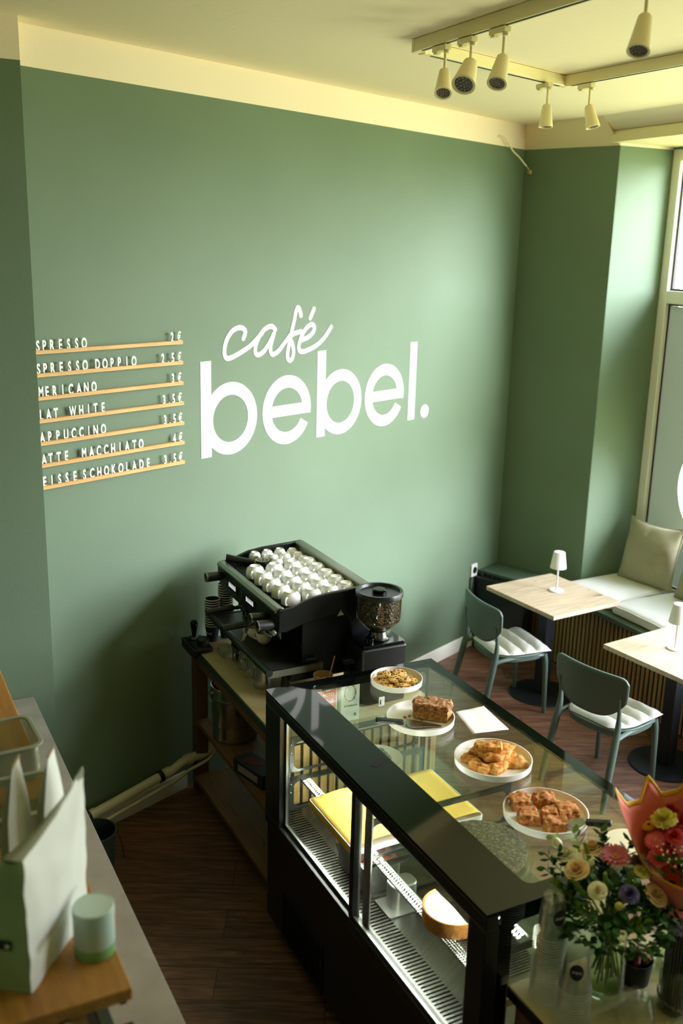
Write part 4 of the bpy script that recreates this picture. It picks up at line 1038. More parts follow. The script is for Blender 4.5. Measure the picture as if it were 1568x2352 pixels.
# milk jugs and tins below the drip tray
def jug(label, x, y, h, r):
    t = thing('milk_jug', label, 'jug', (x, y, 0.901), 0, 'steel milk jugs below the drip tray')
    obj('body', MB().lathe([(0, 0), (r, 0), (r * 1.02, 0.004), (r * 1.0, h * 0.4), (r * 0.82, h * 0.75), (r * 0.86, h), (r * 0.83, h), (r * 0.79, h * 0.75), (r * 0.95, h * 0.4), (r * 0.95, 0.005), (0, 0.005)], 32), 'steel', t)
    obj('handle', MB().tube(smooth([(-r * 0.82, 0, h * 0.85), (-r * 1.5, 0, h * 0.86), (-r * 1.6, 0, h * 0.5), (-r * 1.0, 0, h * 0.25)], 4), 0.004, 8), 'steel', t)
    return t
jug('steel milk jug below the drip tray, second from the far end', 1.735, 4.40, 0.10, 0.036)
jug('steel milk jug in the middle of the row below the drip tray', 1.735, 4.295, 0.11, 0.040)
jug('steel milk jug nearest the display case below the drip tray', 1.730, 4.16, 0.115, 0.042)
tt = thing('napkin_tin', 'dark square tin at the far end of the milk jugs', 'tin', (1.735, 4.485, 0.901)); obj('body', MB().box(-0.028, 0.028, -0.028, 0.028, 0, 0.085), 'dark_steel', tt, bevel=0.004)
cb = thing('clear_box', 'small clear plastic box on the bar beside the drip tray', 'box', (1.70, 4.60, 0.901)); obj('shell', MB().ring(rrect(-0.03, 0.03, -0.05, 0.05, 0.008), rrect(-0.028, 0.028, -0.048, 0.048, 0.007), 0, 0.04), 'clear_box', cb)
kc = thing('kraft_cup', 'brown paper cup holding a wooden stirrer beside the display case', 'cup', (2.01, 3.765, 0.901))
kc.location = (1.935, 3.903, 0.901)
obj('wall', MB().lathe([(0, 0.004), (0.031, 0.004), (0.032, 0), (0.046, 0.130), (0.048, 0.133), (0.045, 0.133), (0.03, 0.007), (0, 0.007)], 32), 'kraft', kc)
obj('coffee', MB().lathe([(0, 0.105), (0.041, 0.105), (0, 0.1055)], 24), 'crust', kc)
tag(obj('stirrer', MB().tube([(1.945, 3.900, 0.935), (1.985, 3.885, 1.125)], 0.0030, 6), 'rail_oak'), 'thin wooden stirrer standing in the brown paper cup', 'stirrer')

def carton(label, x, y, rz, orange):
    t = thing('milk_carton', label, 'carton', (x, y, 0.901), rz, 'milk cartons behind the display case')
    w_, d_, h = 0.094, 0.062, 0.197
    obj('body', MB().box(-w_ / 2, w_ / 2, -d_ / 2, d_ / 2, 0, h), 'carton_white', t, bevel=0.002)
    if orange:
        obj('print_panel', MB().prism([(-0.044, 0.03), (0.04, 0.03), (0.044, 0.176), (0.0, 0.162), (-0.044, 0.180)], -d_ / 2 - 0.0012, -d_ / 2 - 0.0002, 'y'), 'carton_orange', t)
        for txt, sz, zz in (('LACTO', 0.020, 0.140), ('H-Voll-', 0.027, 0.104), ('milch', 0.027, 0.074)):
            mb = text_mb(txt, sz, 0.0006, 0.0004); mb.move(Matrix.Translation((-0.002, -d_ / 2 - 0.0016, zz)) @ Matrix.Rotation(PI / 2, 4, 'X')); obj('print_text', mb, 'white_sign', t)
    else:
        O = [(0.03 * math.cos(k * PI / 20) , 0.138 + 0.042 * math.sin(k * PI / 20)) for k in range(40)]; I = [(0.025 * math.cos(k * PI / 20) - 0.002, 0.138 + 0.037 * math.sin(k * PI / 20)) for k in range(40)]
        obj('print_ring', MB().ring(O, I, -d_ / 2 - 0.0012, -d_ / 2 - 0.0002, 'y'), 'crust', t)
        mb = text_mb('H-Vollmilch', 0.014, 0.0006, 0.0002); mb.move(Matrix.Translation((0.004, -d_ / 2 - 0.0016, 0.072)) @ Matrix.Rotation(PI / 2, 4, 'X')); obj('print_text', mb, 'edge_dark', t)
        obj('print_mark', MB().prism([(0.026, 0.02), (0.034, 0.03), (0.026, 0.04), (0.018, 0.03)], -d_ / 2 - 0.0012, -d_ / 2 - 0.0002, 'y'), 'foliage', t)
    return t
carton('milk carton with orange print panel behind the far end of the display case', 1.845, 3.70, math.radians(-4), True)
carton('pale green white milk carton with cup print behind the display case', 1.955, 3.69, math.radians(-2), False)

# ------------------------------------------------------------------ glass display case
dc = thing('display_case', 'black refrigerated glass display case with lit shelves in the foreground', 'display case', (1.51, 1.965, 0))
X0, X1, YA, YB, ZT = 1.51, 2.33, 1.965, 3.592, 1.17
obj('plinth', MB().box(X0 + 0.05, X1 - 0.04, YA + 0.03, YB - 0.03, 0.0, 0.07), 'black_plastic', dc, world=True)
obj('lower_cabinet', MB().box(X0 + 0.012, X1, YA, YB, 0.07, 0.545), 'black_satin', dc, world=True, bevel=0.004)
mb = MB()
gy0, gy1, gz0, gz1 = 3.02, 3.41, 0.075, 0.30
mb.ring(rect_like(gy0, gy1, gz0, gz1), rect_like(gy0 + 0.012, gy1 - 0.012, gz0 + 0.012, gz1 - 0.012), X0 + 0.006, X0 + 0.0125, 'x')
n = 26
for i in range(-12, n + 12):     # diagonal lattice
    for sgn in (1, -1):
        y0_ = gy0 + (gy1 - gy0) * i / n; dz = gz1 - gz0; pts = []
        ya_, yb_ = y0_, y0_ + sgn * dz * 0.75; za_, zb_ = gz0, gz1
        if ya_ < gy0 and sgn > 0: za_ += (gy0 - ya_) / 0.75; ya_ = gy0
        if yb_ > gy1 and sgn > 0: zb_ -= (yb_ - gy1) / 0.75; yb_ = gy1
        if ya_ > gy1 and sgn < 0: za_ += (ya_ - gy1) / 0.75; ya_ = gy1
        if yb_ < gy0 and sgn < 0: zb_ -= (gy0 - yb_) / 0.75; yb_ = gy0
        if zb_ - za_ > 0.01: mb.tube([(X0 + 0.009, ya_, za_), (X0 + 0.009, yb_, zb_)], 0.0018, 4, caps=False)
obj('vent_grille', mb, 'black_metal', dc, world=True)
# frame
mb = MB()
mb.box(X0, X0 + 0.045, YA, YB, 0.546, 0.592)
obj('rear_sill', mb, 'black_satin', dc, world=True, bevel=0.003)
obj('rear_header', MB().box(X0, X0 + 0.045, YA, YB, 1.112, 1.158), 'black_satin', dc, world=True, bevel=0.003)
for y0_, y1_ in ((YA, YA + 0.085), (YB - 0.15, YB)):
    obj('corner_post', MB().box(X0, X0 + 0.05, y0_, y1_, 0.593, 1.111), 'black_satin', dc, world=True, bevel=0.003)
# top: one sheet of glass with a printed black border
obj('top_border', MB().ring(rect_like(X0, X1 + 0.004, YA, YB), rrect(1.70, 2.286, 2.03, 3.548, 0.03), 1.159, 1.170), 'black_gloss', dc, world=True)
obj('top_glass', MB().prism(rrect(1.7005, 2.2855, 2.0305, 3.5475, 0.0295), 1.162, 1.1695), 'case_glass', dc, world=True)
mb = MB(); mb.prism(rrect(-0.042, 0.046, -0.0145, 0.0145, 0.014), 1.1703, 1.1712); mb.move(Matrix.Translation((1.652, 2.855, 0)) @ Matrix.Rotation(math.atan2(0.05, 0.083), 4, 'Z')); obj('border_mark', mb, 'black_felt', dc, world=True)  # dark rounded mark laid on the black border
# front and end glass
obj('front_glass', MB().box(X1 - 0.008, X1, YA, YB, 0.545, 1.158), 'case_glass', dc, world=True)
for y0_ in (YA, YB - 0.008):
    y1_ = y0_ + 0.008
    obj('end_border', MB().ring(rect_like(X0 + 0.05, X1 - 0.009, 0.546, 1.158), rrect(X0 + 0.095, X1 - 0.02, 0.585, 1.115, 0.035), y0_, y1_, 'y'), 'black_gloss', dc, world=True)
    obj('end_glass', MB().prism(rrect(X0 + 0.0955, X1 - 0.0205, 0.5855, 1.1145, 0.0345), y0_ + 0.001, y1_ - 0.001, 'y'), 'case_glass', dc, world=True)
mb = MB(); mb.prism(rrect(2.06, 2.09, 0.985, 1.03, 0.004), YB - 0.0095, YB - 0.0085, 'y')
stk = obj('info_sticker', mb, 'white_sign', dc, world=True)
mb = text_mb('i', 0.034, 0.0006, 0.001); mb.move(Matrix.Translation((2.069, YB - 0.0102, 0.995)) @ Matrix.Rotation(PI / 2, 4, 'X')); obj('sticker_print', mb, 'edge_dark', stk, world=True)
# sliding rear doors
def door(y0_, y1_, x_):
    d = obj('sliding_door', MB().ring(rect_like(y0_, y1_, 0.595, 1.110), rect_like(y0_ + 0.012, y1_ - 0.012, 0.607, 1.098), x_, x_ + 0.010, 'x'), 'brushed_steel', dc, world=True)
    obj('door_pane', MB().box(x_ + 0.003, x_ + 0.007, y0_ + 0.0125, y1_ - 0.0125, 0.6075, 1.0975), 'case_glass', d, world=True)
    return d
door(2.775, 3.440, X0 + 0.026)
d2 = door(2.052, 2.79, X0 + 0.010)
obj('door_edge', MB().box(X0 + 0.004, X0 + 0.024, 2.775, 2.803, 0.594, 1.110), 'black_satin', d2, world=True, bevel=0.002)
obj('door_edge', MB().box(X0 + 0.040, X0 + 0.046, 2.71, 2.76, 0.594, 1.110), 'brushed_steel', dc, world=True)
# inside: stainless deck with air slots, glass shelves on brackets, strip lights
mb = MB()
mb.box(1.66, 2.318, YA + 0.012, YB - 0.012, 0.546, 0.575); mb.box(1.560, 1.575, YA + 0.012, YB - 0.012, 0.546, 0.575)
mb.box(1.575, 1.66, YA + 0.012, YB - 0.012, 0.546, 0.556)
y = YA + 0.02
while y < YB - 0.02: mb.box(1.575, 1.66, y, y + 0.010, 0.568, 0.575); y += 0.0175
obj('deck', mb, 'deck_steel', dc, world=True)
for z, xa, xb in ((0.772, 1.63, 2.27), (0.962, 1.70, 2.24)):
    edges = [2.03, 2.42, 2.845, 3.34, 3.53]
    for q in range(3):
        ya_, yb_ = (2.04, 2.82) if q == 0 else ((2.825, 3.29) if q == 1 else (3.295, 3.54))
        if q == 1 or True:
            obj('glass_shelf', MB().box(xa, xb, ya_, yb_, z, z + 0.006), 'case_glass', dc, world=True)
    for yb_ in (2.038, 2.8225, 3.52):
        mb = MB(); zz = 0.16 if z < 0.9 else 0.17
        mb.ring(rect_like(1.585, xb, z - zz, z - 0.001), rrect(1.612, xb - 0.02, z - zz + 0.012, z - 0.028, 0.03), yb_ - 0.002, yb_ + 0.002, 'y')
        br_ = obj('shelf_bracket', mb, 'bracket_black', dc, world=True)
        mb = MB()
        for k in (0.035, 0.075): mb.ball((1.598, yb_ - 0.003, z - k), 0.0045, 8, 6)
        obj('bracket_screw', mb, 'steel', br_, world=True)
    mb = MB(); mb.box(xa + 0.004, xa + 0.007, 2.06, 3.50, z - 0.012, z - 0.004); mb.box(xa + 0.045, xa + 0.048, 2.06, 3.50, z - 0.012, z - 0.004); led_ = obj('strip_light', mb, 'brushed_steel', dc, world=True)
    mb = MB(); y = 2.07
    while y < 3.49: mb.ball((xa + 0.016, y, z - 0.008), (0.0085, 0.0030, 0.0022), 6, 4); mb.ball((xa + 0.036, y + 0.007, z - 0.008), (0.0075, 0.0028, 0.0022), 6, 4); y += 0.0145
    obj('light_diode', mb, 'led', led_, world=True)
# ------------------------------------------------------------------ food on top of the case
def lump(name, m, sx, sy, sz, seed, amp=0.006, freq=30, parent=None, rnd=0.25, n=10, loc=None, rot=None):
    """a cut piece of bake: rounded block with an uneven, craggy surface"""
    bm = bmesh.new(); bmesh.ops.create_cube(bm, size=1.0)
    bmesh.ops.subdivide_edges(bm, edges=bm.edges[:], cuts=n, use_grid_fill=True)
    for v in bm.verts:
        p = v.co.copy(); L_ = max(abs(p.x), abs(p.y), abs(p.z)); q = p.normalized() * L_ * 1.15
        p = p.lerp(q, rnd); w_ = Vector((p.x * sx, p.y * sy, p.z * sz))
        nz = noise.noise(w_ * freq + Vector((seed, seed * 2, seed * 3))) + 0.5 * noise.noise(w_ * freq * 2.3 + Vector((seed * 5, 0, seed)))
        big = noise.noise(w_ * freq * 0.3 + Vector((seed, 3, 1)))
        k = 0.25 if p.z < -0.4 else 1.0
        w_ += p.normalized() * amp * (nz + 0.8 * big) * k
        w_.z = max(w_.z, -sz / 2) + sz / 2
        v.co = w_
    mb = MB(); mb.bm.free(); mb.bm = bm
    return obj(name, mb, m, parent, loc=loc, rot=rot, sharp=50)
def plate(label, x, y, r, z=1.1705, h=0.030):
    o = obj('plate', MB().lathe([(0, 0), (r * 0.86, 0), (r * 0.985, 0.006), (r, h), (r * 0.975, h + 0.0005), (r * 0.955, 0.009), (r * 0.86, 0.0055), (0, 0.005)], 64), 'plate_white', loc=(x, y, z))
    return tag(o, label, 'plate', 'white plates on the display case')
plate('white plate of chocolate chip cookies on the display case', 2.049, 3.418, 0.113)
plate('white plate with a part-eaten loaf cake and cake server on the display case', 1.957, 3.066, 0.136)
plate('white plate piled with golden pastry slices on the display case', 2.026, 2.668, 0.143)
plate('white plate of brown crumb cake squares nearest the flowers', 1.978, 2.300, 0.141)

ck0 = None
CK = [(-0.055, -0.02, 0), (-0.02, -0.065, 0), (0.035, -0.06, 0), (0.065, -0.005, 0), (0.045, 0.05, 0), (-0.005, 0.07, 0), (-0.055, 0.045, 0), (0.0, 0.0, 0), (-0.04, 0.01, 1), (0.0, -0.045, 1), (0.035, 0.005, 1), (0.005, 0.045, 1), (0.05, -0.035, 1), (-0.035, 0.05, 2), (-0.015, -0.01, 2), (0.035, 0.035, 2), (0.02, -0.03, 2)]
for i, (dx, dy, lv) in enumerate(CK):
    loc = (2.049 + dx, 3.418 + dy, 1.1768 + lv * 0.0095)
    where = ['lying on the plate', 'in the middle layer', 'on top of the pile'][lv]
    lab = 'round chocolate chip cookie %s of the cookie plate' % where if lv else 'round chocolate chip cookie lying flat under the pile'
    if ck0 is None:
        ck0 = thing('cookie', lab, 'cookie', loc, 0, 'cookies on the white plate')
        mb = MB(); mb.lathe([(0, 0), (0.029, 0.0), (0.0315, 0.003), (0.030, 0.007), (0.022, 0.0098), (0, 0.0105)], 26)
        for v in mb.bm.verts: v.co.z += 0.0012 * noise.noise(v.co * 90) if v.co.z > 0.001 else 0
        obj('biscuit', mb, 'cookie', ck0)
        mb = MB()
        for k in range(11):
            a_ = k * 2.4; r_ = 0.004 + 0.0072 * math.sqrt(k); r_ = min(r_, 0.025); q_ = 0.0030 + 0.0034 * ((k * 0.618 + 0.3) % 1); mb.ball((r_ * math.cos(a_) + 0.004 * math.sin(k * 5), r_ * math.sin(a_) + 0.004 * math.cos(k * 3), 0.0098 - 0.06 * r_ * (r_ > 0.02)), (q_, q_ * 0.8, 0.0026), 8, 5)
        obj('chocolate_chip', mb, 'chocolate', ck0)
        c_ = ck0
    else: c_ = dup(ck0, loc, random.uniform(0, 6), lab)
    c_.rotation_euler = (random.uniform(-.12, .12) * (lv > 0), random.uniform(-.12, .12) * (lv > 0), random.uniform(0, 6))

loaf = thing('loaf_cake', 'remaining half of a sugar-dusted loaf cake on the white plate', 'cake', (2.015, 3.075, 1.1765), math.radians(-44))
lump('crumb', 'crumb', 0.150, 0.080, 0.056, 3.0, 0.007, 32, loaf, 0.30, 14)
o = lump('crust_top', 'crust', 0.155, 0.085, 0.026, 5.0, 0.0055, 42, loaf, 0.45, 18, loc=(0, 0, 0.043))
for k in range(7):
    a_ = k * 1.9; tag(lump('cake_crumb', 'crust', 0.009 + 0.003 * (k % 2), 0.008, 0.006, k + 20.0, 0.002, 90, None, 0.4, 3, loc=(1.925 + 0.035 * math.cos(a_), 3.06 + 0.055 * math.sin(a_), 1.1762)), 'tiny brown cake crumb on the loaf cake plate', 'crumb', 'crumbs on the loaf plate')

def server(label, tip, hnd, wdt):
    """flat triangular cake server: blade lies on the plate, handle rests over the rim"""
    tip, hnd = Vector(tip), Vector(hnd); d = (hnd - tip); L_ = d.length; ang = math.atan2(d.y, d.x); pit = -math.asin(d.z / L_)
    t = bpy.data.objects.new('cake_server', None); COL.objects.link(t); t.location = tip; t.rotation_euler = (0, pit, ang); tag(t, label, 'cake server', 'cake servers')
    mb = MB(); mb.prism([(0, -0.006), (L_ * 0.50, -wdt), (L_ * 0.55, -0.008), (L_ * 0.60, -0.006), (L_ * 0.60, 0.006), (L_ * 0.55, 0.008), (L_ * 0.50, wdt), (0, 0.006)], 0, 0.0015)
    obj('blade', mb, 'steel', t)
    mb = MB(); mb.prism(rrect(L_ * 0.57, L_, -0.013, 0.013, 0.009), -0.006, 0.010); obj('handle', mb, 'black_plastic', t, bevel=0.004)
    mb = MB(); mb.ring(rrect(L_ - 0.030, L_ - 0.010, -0.006, 0.006, 0.005), rrect(L_ - 0.028, L_ - 0.012, -0.004, 0.004, 0.0035), 0.0100, 0.0108); obj('hanging_loop', mb, 'dark_steel', t)
    return t
server('black-handled cake server on the loaf cake plate', (2.005, 2.988, 1.1785), (1.756, 3.076, 1.214), 0.036)
server('black-handled cake server beside the crumb cake squares', (1.975, 2.262, 1.181), (2.104, 2.122, 1.215), 0.028)

PAS = [((-0.055, 0.050), 0, 20), ((0.035, 0.075), 0, -25), ((0.075, 0.02), 0, 70), ((-0.070, -0.025), 0, -60), ((-0.015, -0.050), 0, 25), ((0.05, -0.045), 0, -15), ((-0.03, 0.03), 1, -70), ((0.015, 0.055), 1, -10), ((0.045, 0.0), 1, 35), ((-0.01, -0.012), 1, -20), ((-0.008, 0.022), 2, -35)]
PN = ['lying flat at the back left', 'at the far side', 'at the right side', 'at the left rim', 'at the near rim', 'at the near right rim', 'in the second layer, far left', 'in the second layer, far right', 'in the second layer, right', 'in the second layer, near side', 'crowning the pile']
for i, ((dx, dy), lv, a_) in enumerate(PAS):
    o = lump('pastry_slice', 'pastry', 0.082 + 0.012 * (i % 3), 0.052, 0.022, 30.0 + i, 0.009, 30, None, 0.28, 11, loc=(2.026 + dx, 2.668 + dy, 1.1765 + lv * 0.022), rot=(0.08 * ((i % 3) - 1) * (lv > 0), 0.10 * ((i % 2) - 0.5) * (lv > 0), math.radians(a_)))
    tag(o, 'golden brown pastry slice %s of the pastry plate' % PN[i], 'pastry', 'pastry slices on the plate')
BRN = [((-0.043, 0.083), -22, 0.066, 'at the far left'), ((0.042, 0.062), -20, 0.070, 'at the far right'), ((-0.072, 0.003), -26, 0.070, 'at the left rim'), ((0.005, -0.012), -28, 0.052, 'broken in the middle'), ((-0.022, -0.072), -24, 0.072, 'at the near left'), ((0.072, -0.025), -24, 0.076, 'at the right, by the server')]
for i, ((dx, dy), a_, s_, wh) in enumerate(BRN):
    o = lump('crumb_cake_square', 'brownie', s_, s_ * 0.92, 0.036, 60.0 + i, 0.0105, 30, None, 0.28, 13, loc=(1.978 + dx, 2.300 + dy, 1.1765), rot=(0, 0, math.radians(a_)))
    tag(o, 'brown crumb cake square %s of its plate' % wh, 'cake', 'crumb cake squares on the plate')

def sheet(name, corners, z, m, label, cat, wob=0.0015, seed=0.0):
    c = [Vector((*p, 0)) for p in corners]; mb = MB()
    mb.grid(lambda u, v: (lambda p: (p.x, p.y, z + 0.002 + wob * noise.noise(Vector((u * 3 + seed, v * 3, seed)))))((c[0] * (1 - u) + c[1] * u) * (1 - v) + (c[3] * (1 - u) + c[2] * u) * v), 12, 16)
    return tag(obj(name, mb, m, solid=0.0004, sharp=80), label, cat)
sheet('paper_sheet', [(2.135, 3.08), (2.270, 3.078), (2.242, 2.865), (2.092, 2.893)], 1.170, 'paper_white', 'white sheet of paper lying on the display case between two plates', 'paper')
dl = obj('paper_doily', MB().lathe([(0, 0), (0.085, 0), (0.085, 0.0012), (0, 0.0012)], 60), 'cheese_top', loc=(2.135, 2.062, 1.1702)); tag(dl, 'round cream paper doily on the display case behind the flowers', 'doily')

# ------------------------------------------------------------------ goods inside the case
bt = thing('baking_tray', 'pale metal baking tray on the lower glass shelf, covered with yellow paper', 'tray', (1.86, 3.09, 0.779))
mb = MB(); mb.prism(rrect(1.575, 2.165, 2.885, 3.288, 0.015), 0.7785, 0.7805); mb.ring(rrect(1.575, 2.165, 2.885, 3.288, 0.015), rrect(1.579, 2.161, 2.889, 3.284, 0.013), 0.7805, 0.800)
obj('pan', mb, 'plate_white', bt, world=True)
def pp(u, v):
    x = 1.553 + 0.627 * u; y = 2.905 + 0.372 * v; z = 0.806 + 0.004 * noise.noise(Vector((u * 4, v * 3, 2.0)))
    if u < 0.05: z -= (0.05 - u) * 0.5; x += (0.05 - u) * 0.25
    if u > 0.96: z -= (u - 0.96) * 0.6
    if 0.10 < u < 0.45: z += 0.010 * math.sin((u - 0.10) / 0.35 * PI)
    return (x, y, z)
mb = MB(); mb.grid(pp, 40, 16); tag(obj('baking_paper', mb, 'parchment', solid=0.0006, sharp=70), 'yellow baking paper spread over the tray inside the display case', 'paper')
cc = thing('cheesecake', 'half a pale cheesecake with browned rim on the lower shelf of the display case', 'cake', (1.70, 2.405, 0.7885), 0)
mb = MB(); mb.lathe([(0, 0), (0.100, 0), (0.104, 0.03), (0.103, 0.058), (0.100, 0.0595)], 30, (0, 0, 0), PI / 2 + 0.05, 1.5 * PI - 0.05)
mb.lathe([(0.100, 0.0596), (0.094, 0.0555)], 30, (0, 0, 0), PI / 2 + 0.05, 1.5 * PI - 0.05)
obj('crust', mb, 'cheese_crust', cc)
mb = MB(); mb.lathe([(0.0965, 0.002), (0.0975, 0.055), (0.0, 0.0555), (0, 0.002)], 30, (0, 0, 0), PI / 2 + 0.052, 1.5 * PI - 0.052); 
mb.face([mb.v((0.0, -0.0965, 0.002)), mb.v((0.0, 0.0965, 0.002)), mb.v((0.0, 0.0972, 0.0552)), mb.v((0.0, -0.0972, 0.0552))])
obj('filling', mb, 'cheese_top', cc)
mb = MB(); mb.tube([(-0.001, 0.0, 0.0558), (-0.06, -0.055, 0.0558)], 0.0012, 4); mb.tube([(-0.001, 0.0, 0.0558), (-0.085, 0.02, 0.0558)], 0.0012, 4); obj('cut_line', mb, 'cheese_crust', cc)
mt = thing('cake_grid', 'dark perforated cake board under the cheesecake', 'board', (1.70, 2.36, 0.779))
mb = MB()
for k in range(22): x = 1.62 + k * 0.0105; mb.box(x, x + 0.004, 2.10, 2.50, 0.7785, 0.7845)
for k in range(37): y = 2.10 + k * 0.0108; mb.box(1.62, 1.8445, y, y + 0.004, 0.7800, 0.7875)
obj('lattice', mb, 'dark_steel', mt, world=True)
sc_ = thing('seed_cake', 'round dark seed-covered cake under the glass top, near end of the display case', 'cake', (1.84, 2.445, 0.975))
mb = MB(); mb.lathe([(0, 0.012), (0.15, 0.012), (0.153, 0.03), (0.150, 0.045), (0.13, 0.050), (0, 0.052)], 60)
for v in mb.bm.verts:
    if v.co.z > 0.03: v.co.z += 0.003 * noise.noise(v.co * 60)
obj('cake', mb, 'seed_top', sc_)
gp = obj('glass_plate', MB().lathe([(0, 0.002), (0.13, 0.002), (0.176, 0.012), (0.178, 0.015), (0.174, 0.0155), (0.13, 0.006), (0, 0.006)], 60), 'vase_glass', loc=(1.84, 2.445, 0.968)); tag(gp, 'clear glass plate under the seed-covered cake', 'plate')
sp_ = thing('small_plate', 'small clear plate with a dark bake on the upper shelf, behind the black border', 'plate', (1.83, 3.18, 0.969))
obj('dish', MB().lathe([(0, 0), (0.07, 0), (0.105, 0.014), (0.106, 0.017), (0.068, 0.004), (0, 0.004)], 48), 'plate_white', sp_)
lump('muffin', 'seed_top', 0.10, 0.10, 0.03, 91.0, 0.006, 40, sp_, 0.5, 8, loc=(-0.005, 0.0, 0.005))
rj = thing('red_dish', 'small dark red dish on the upper shelf left of the small plate', 'dish', (1.72, 3.36, 0.969)); obj('bowl', MB().lathe([(0, 0), (0.03, 0), (0.045, 0.035), (0.042, 0.035), (0.028, 0.004), (0, 0.004)], 28), 'tile_red', rj)
# gastro containers and jars on the deck
def gastro(label, x, y, m):
    t = thing('steel_container', label, 'container', (x, y, 0.576), 0, 'steel food containers in the display case')
    mb = MB(); mb.ring(rrect(-0.078, 0.078, -0.055, 0.055, 0.02), rrect(-0.076, 0.076, -0.053, 0.053, 0.019), 0.0, 0.112)
    mb.ring(rrect(-0.088, 0.088, -0.065, 0.065, 0.012), rrect(-0.076, 0.076, -0.053, 0.053, 0.019), 0.110, 0.113); mb.prism(rrect(-0.0765, 0.0765, -0.0535, 0.0535, 0.019), 0.0, 0.002)
    obj('pan', mb, 'brushed_steel', t)
    f_ = lump('filling', m, 0.148, 0.102, 0.03, x * 10, 0.006, 45, t, 0.1, 8, loc=(0, 0, 0.045)); f_['label'] = 'food filling'
    return t
gastro('square steel container of dark greens below the yellow paper', 1.72, 3.10, 'seed_top')
gastro('square steel container with red filling behind the door divider', 1.72, 2.955, 'tile_red')
gb = thing('steel_block', 'tall steel container standing on the deck right of the door divider', 'container', (1.74, 2.80, 0.576)); obj('pan', MB().prism(rrect(-0.055, 0.055, -0.04, 0.04, 0.03), 0.0, 0.105), 'brushed_steel', gb, bevel=0.006); obj('foot_plate', MB().prism(rrect(-0.085, 0.085, -0.065, 0.065, 0.01), 0, 0.006), 'brushed_steel', gb)
jr = thing('glass_jar', 'glass jar of orange preserve at the far end of the deck', 'jar', (1.735, 3.26, 0.576))
obj('preserve', MB().lathe([(0, 0.003), (0.040, 0.003), (0.040, 0.10), (0, 0.102)], 28), 'pastry', jr)
obj('jar_wall', MB().lathe([(0, 0), (0.043, 0), (0.044, 0.12), (0.036, 0.135), (0.036, 0.15), (0.034, 0.15), (0.034, 0.134), (0.042, 0.118), (0.0415, 0.002)], 32), 'vase_glass', jr)

# ------------------------------------------------------------------ stone counter at the left, with the oak cabinet
lc = thing('stone_counter', 'grey stone-topped counter running along the left side', 'counter', (0.0, 3.0, 0))
obj('worktop', MB().box(-0.5, 0.695, 0.3, 4.452, 0.882, 0.92), 'stone_top', lc, world=True, bevel=0.002)
obj('cabinet', MB().box(-0.5, 0.655, 0.32, 4.44, 0.07, 0.8815), 'dark_green_box', lc, world=True)
obj('plinth', MB().box(-0.5, 0.60, 0.35, 4.44, 0.0, 0.07), 'black_plastic', lc, world=True)
ZB = 1.55
ow = thing('oak_cabinet', 'blurred oak shelf cabinet standing on the stone counter at lower left', 'cabinet', (0.1, 2.5, 0.921))
obj('top_board', MB().box(-0.45, 0.419, 1.676, 3.56, ZB - 0.030, ZB), 'shelf_oak', ow, world=True, bevel=0.003)
obj('body', MB().box(-0.45, 0.330, 1.70, 3.54, 0.922, ZB - 0.031), 'shelf_oak', ow, world=True)
obj('side_strip', MB().box(0.398, 0.412, 1.70, 3.54, ZB - 0.055, ZB - 0.031), 'black_plastic', ow, world=True)
kn = obj('knob', MB().lathe([(0, 0), (0.006, 0.001), (0.006, 0.014), (0.014, 0.018), (0.015, 0.026), (0.009, 0.031), (0, 0.031)], 20), 'steel', ow)
kn.location = (0.285 - 0.1, 1.699 - 2.5, 1.503 - 0.921); kn.rotation_euler = (PI / 2, 0, 0)
db = thing('dark_file_box', 'dark green box standing under the oak board on the stone counter', 'box', (0.425, 1.78, 0.921))
obj('case', MB().box(-0.032, 0.0, -0.20, 0.165, 0.0, 0.38), 'dark_green_box', db, bevel=0.004); obj('spine', MB().box(-0.054, -0.0325, -0.20, 0.165, 0.0, 0.378), 'black_plastic', db, bevel=0.003)
d3 = thing('black_box', 'small black box beside the dark green box on the stone counter', 'box', (0.449, 1.72, 0.921)); obj('case', MB().box(-0.018, 0.018, -0.10, 0.16, 0.0, 0.35), 'black_plastic', d3, bevel=0.004); obj('lid', MB().box(-0.020, 0.020, -0.102, 0.162, 0.3501, 0.362), 'black_satin', d3, bevel=0.003)

